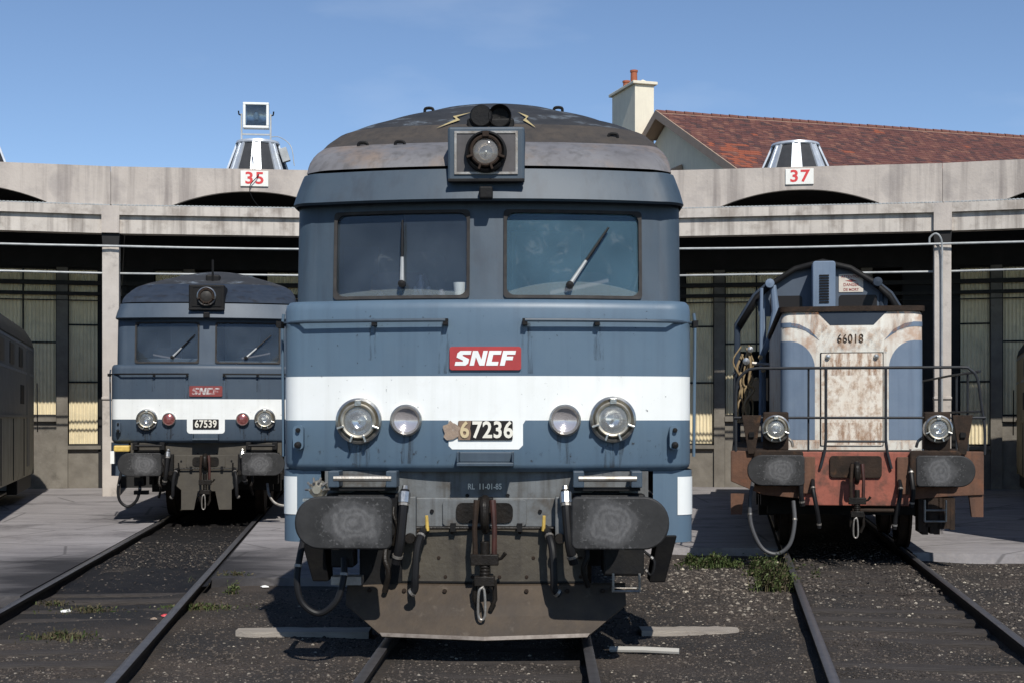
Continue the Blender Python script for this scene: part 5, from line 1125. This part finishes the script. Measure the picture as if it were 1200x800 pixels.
    bogie(T, 3.2); bogie(T, 11.4)
    return T
hood_diesel()

# ------------------------------------------------------------------ vehicles at both picture edges: their flanks run in from outside
def railcar(s, y_far, length, side, label, cols):
    a = STALL[s]; p = polar(rad_for_y(a, y_far) , a); T = empty('railcar', (p[0], p[1], 0), -R(a)); tag(T, label, 'railcar'); T.scale = (1, 1, 1.06 if s == 34 else 1)
    up, low, stripe = cols
    W = 1.45; y0 = -length
    mb = MB()
    for sx in (-1, 1):
        mb.grid([[(sx * (W - (.04 if z < .5 else 0)), y, z) for y in (y0, -.12)] for z in (.45, .62, 1.62, 3.02)], rowmi=[1, 1, 0])
        mb.grid([[(sx * W, -.12, z), (sx * (W - .10), 0, z)] for z in (.45, 1.62, 3.02)], rowmi=[1, 0])
    for yy in (y0, 0): mb.add([(-W + .1, yy, .45), (W - .1, yy, .45), (W - .1, yy, 3.02), (-W + .1, yy, 3.02)], [(0, 1, 2, 3)], 0)
    mb.build('body', [up, low], T, smooth=30)
    mb = MB(); prof = [(-W - .02, 3.0), (-W + .02, 3.14), (-1.28, 3.36), (-.95, 3.58), (-.5, 3.72), (0, 3.76), (.5, 3.72), (.95, 3.58), (1.28, 3.36), (W - .02, 3.14), (W + .02, 3.0)]
    mb.grid([[(x, y, z) for x, z in prof] for y in (y0, -.5)] + [[(x * .97, -.12, 3.0 + (z - 3.0) * .85) for x, z in prof], [(x * .92, .02, 3.0 + (z - 3.0) * .5) for x, z in prof], [(x * .90, .02, 2.98) for x, z in prof]]); mb.build('roof', mat('sooty_railcar_roof', (.05, .05, .045), (.03, .03, .028), 4, .8, bump=.2), T, smooth=35)
    for sx in (-1, 1):
        q = lambda x: sx * x
        for z, h in ((2.93, .05), (2.42, .045)): MB().bx(min(q(W), q(W + .008)), max(q(W), q(W + .008)), y0, -.14, z, z + h).build('pale_stripe', stripe, T, smooth=0)
        MB().bx(min(q(W), q(W + .02)), max(q(W), q(W + .02)), y0, -.13, 1.60, 1.64).build('waist_rail', up, T, smooth=0)
        for k, y in enumerate((-1.0, -3.2, -5.0, -6.8, -8.6)):
            b = MB().bx(min(q(W + .001), q(W + .012)), max(q(W + .001), q(W + .012)), y - .45, y + .35, 2.52, 2.88).build('side_window', BLACKPLATE, T, smooth=0, bevel=.01) if k else MB().bx(min(q(W + .001), q(W + .012)), max(q(W + .001), q(W + .012)), -1.9, -1.3, .65, 2.88).build('side_door', up, T, smooth=0, bevel=.01)
        MB().bx(min(q(W + .001), q(W + .012)), max(q(W + .001), q(W + .012)), -3.3, -2.6, 1.85, 2.2).build('vent_grille', DARKFRAME, T, smooth=0)
        for k in range(3): MB().bx(min(q(W + .001), q(W + .014)), max(q(W + .001), q(W + .014)), -2.6 - k * 2.2, -2.57 - k * 2.2, .5, 1.58).build('panel_seam', DARKFRAME, T, smooth=0)
        MB().tube([(q(W + .06), -.05, 2.3), (q(W + .07), -.05, 1.3)], .014, 6).build('handrail', BLACK, T)
        MB().bx(min(q(W - .25), q(W - .05)), max(q(W - .25), q(W - .05)), -3.4, -.3, .18, .449).build('side_skirt', BLACK, T, smooth=0, bevel=.02)
    for sx in (-1, 1): buffer_set(T, sx, .88, 1.03, .5, BUFFER, .17, .24, .24).rotation_euler = (0, 0, math.pi)
    bogie(T, -3.0); bogie(T, -length + 3.0)
OLIVE = mat('drab_green_paint', (.18, .175, .15), (.22, .215, .185), 3, .6, streak=(.11, .11, .09), streak_amt=.5)
SAND = mat('dirty_sand_paint', (.42, .39, .28), (.34, .31, .22), 3, .7, streak=(.06, .055, .04), streak_amt=.6)
STRIPE = mat('pale_stripe', (.30, .30, .28), (.22, .22, .2), 5, .6)
railcar(34, 30.6, 14, 1, 'dark green and sand railcar on the track left of bay 35', (OLIVE, SAND, STRIPE))
YEL = mat('ochre_railcar_paint', (.36, .29, .16), (.27, .22, .13), 3, .65, streak=(.10, .085, .05), streak_amt=.6)
railcar(38, 31.2, 14, -1, 'ochre railcar on the track right of the hood locomotive', (YEL, YEL, STRIPE))

# ------------------------------------------------------------------ small things on the ground
def pt(px, py, z=-.11):
    y = (EYE - z) * FPX / (py - 490); return ((px - 600) * y / FPX, y)
PLANK = mat('weathered_plank', (.36, .32, .27), (.27, .235, .20), 7, .85, bump=.4, bscale=20, stretch=(.5, 4, 4), patch=(.15, .13, .11), patch_amt=.5, patch_scale=6)
def plank(px0, px1, py, wd, h, label, point=0):
    x0, y = pt(px0, py); x1, _ = pt(px1, py); n = 14; top = []; rows = []
    ln = x1 - x0; T = MB()
    for k in range(n + 1):
        t = k / n; x = -ln / 2 + ln * t; e = 1.0
        if point < 0 and t < .12: e = .45 + .55 * t / .12
        if point > 0 and t > .88: e = .45 + .55 * (1 - t) / .12
        j = random.uniform(-.008, .008)
        rows.append([(x, -wd / 2 * e + j, -.04), (x, -wd / 2 * e + j, h), (x, wd / 2 * e - j, h + random.uniform(-.004, .004)), (x, wd / 2 * e - j, -.04)])
    T.grid(rows); T.add(rows[0], [(0, 1, 2, 3)]); T.add(rows[-1], [(3, 2, 1, 0)])
    o = T.build('plank', PLANK, None, ((x0 + x1) / 2, y + wd / 2, gz((x0 + x1) / 2, y) + .005), smooth=20); tag(o, label, 'plank'); return o
plank(274, 432, 745, .26, .035, 'weathered concrete plank lying under the left buffer of locomotive 67236', -1)
plank(752, 868, 743, .24, .035, 'weathered concrete plank lying right of the snow plough', 1)
x0, y0 = pt(716, 760); x1, y1 = pt(795, 766)
o = MB().tube([(-.26, .05, .02), (0, .0, .025), (.26, -.05, .02)], .024, 8).build('stick', mat('bleached_stick', (.42, .40, .36), rough=.8), None, ((x0 + x1) / 2, (y0 + y1) / 2, gz(x0, y0) + .004)); tag(o, 'bleached round stick beside the near rail of locomotive 67236', 'stick')

# weeds: each clump is one plant of many blades
LEAF = [mat('weed_green', (.060, .085, .026), (.095, .115, .036), 9, .7), mat('weed_dry', (.105, .088, .046), (.075, .06, .034), 9, .8), mat('weed_dark', (.035, .055, .018), (.05, .07, .022), 9, .7)]
def weed(px, py, wd, ht, n, wts, label, dp=.3, leafy=0):
    x, y = pt(px, py); mb = MB()
    for _ in range(n):
        r = min(1.3, abs(random.gauss(0, .55))); t = random.random() * 6.28; bx, by = r * wd / 2 * math.cos(t), r * dp / 2 * math.sin(t)
        h = max(.02, ht * random.uniform(.35, 1.15) * (1 - .5 * min(1, r))); lean = random.uniform(.15, .9) * h; la = random.random() * 6.28; w = random.uniform(.0025, .006)
        mi = random.choices(range(3), wts)[0]; dx, dy = math.cos(la) * lean, math.sin(la) * lean; nx, ny_ = -math.sin(la) * w, math.cos(la) * w
        p1 = (bx + dx * .4, by + dy * .4, h * .62); p2 = (bx + dx, by + dy, h)
        mb.add([(bx - nx, by - ny_, -.02), (bx + nx, by + ny_, -.02), (p1[0] + nx, p1[1] + ny_, p1[2]), (p1[0] - nx, p1[1] - ny_, p1[2]), p2], [(0, 1, 2, 3), (3, 2, 4)], mi)
        for _k in range(leafy):
            f = random.uniform(.25, 1); c = Vector((bx + dx * f * f, by + dy * f * f, h * f)); u = Vector((random.gauss(0, 1), random.gauss(0, 1), random.gauss(.3, .7))).normalized(); v = u.cross(Vector((random.random(), random.random(), .3))).normalized()
            s = random.uniform(.012, .026); mb.add([c, c + u * s + v * s * .45, c + u * s * 2, c + u * s - v * s * .45], [(0, 1, 2, 3)], mi)
    o = mb.build('weed_clump', LEAF, None, (x, y, gz(x, y)), smooth=0); tag(o, label, 'weeds', 'weeds in the yard', kind='stuff' if ht < .135 else None); return o
weed(908, 692, .44, .34, 260, (55, 35, 10), 'tall bushy yellow-green weed beside the rail before bay 37', .35, 7)
weed(893, 672, .35, .26, 140, (60, 15, 25), 'green weed clump behind the bushy yellow-green weed', .3, 6)
weed(840, 664, .75, .17, 260, (45, 10, 45), 'low strip of green weeds along the apron edge right of locomotive 67236', .3, 4)
weed(812, 660, .35, .14, 90, (40, 10, 50), 'small dark green weed at the apron edge right of locomotive 67236', .2, 4)
weed(955, 676, .10, .16, 12, (60, 10, 30), 'sparse green sprig between the rails before bay 37', .1, 3)
weed(275, 684, .8, .13, 320, (20, 60, 20), 'low dry grass by a white scrap at the apron edge', .3, 2)
weed(272, 696, .12, .16, 26, (85, 10, 5), 'bright green sprig right of the rail to bay 35', .12, 3)
weed(235, 712, .9, .07, 220, (35, 40, 25), 'thin low grass along the right rail to bay 35', .3, 1)
weed(105, 716, .8, .07, 150, (12, 73, 15), 'dry grass tuft behind the crumpled white paper', .3, 1)
weed(70, 750, .8, .085, 220, (14, 71, 15), 'dry olive grass tuft between the rails before the white paper', .3, 1)
weed(60, 708, .4, .06, 60, (15, 70, 15), 'thin dry grass inside the left rail to bay 35', .2, 1)

def scrap(px, py, s, m, name, label, cat, squash=.5, zz=None):
    x, y = pt(px, py); bm = bmesh.new(); bmesh.ops.create_icosphere(bm, subdivisions=2, radius=1)
    for v in bm.verts: v.co = Vector((v.co.x * s * random.uniform(.6, 1.2), v.co.y * s * .6 * random.uniform(.6, 1.2), abs(v.co.z) * s * squash * random.uniform(.4, 1.1)))
    me = bpy.data.meshes.new(name); bm.to_mesh(me); bm.free(); me.materials.append(m)
    o = bpy.data.objects.new(name, me); COL.objects.link(o); o.location = (x, y, gz(x, y) + .012 if zz is None else zz); o.rotation_euler = (0, 0, random.random() * .5); tag(o, label, cat); return o
scrap(78, 716, .055, PAPER, 'crumpled_paper', 'crumpled white paper between the rails to bay 35', 'litter')
scrap(310, 690, .045, PAPER, 'paper_scrap', 'small white scrap at the apron edge by dry grass', 'litter')
scrap(193, 723, .040, mat('red_wrapper', (.55, .06, .07), rough=.5), 'red_wrapper', 'red wrapper against the right rail to bay 35', 'litter', .6)
scrap(180, 727, .032, RUSTPATCH, 'brown_wrapper', 'brown wrapper end beside the red wrapper', 'litter', .6)

# plain names for the repeated pieces of the shed
for o in list(shed.children):
    b = o.name.split('.')[0]
    n = 'corrugated_panel' if b.startswith('corrugated_panel') else b.replace('_mirrored', '').replace('_wide', '').replace('glazing_rail_low', 'glazing_rail')
    if n != b: o.name = n
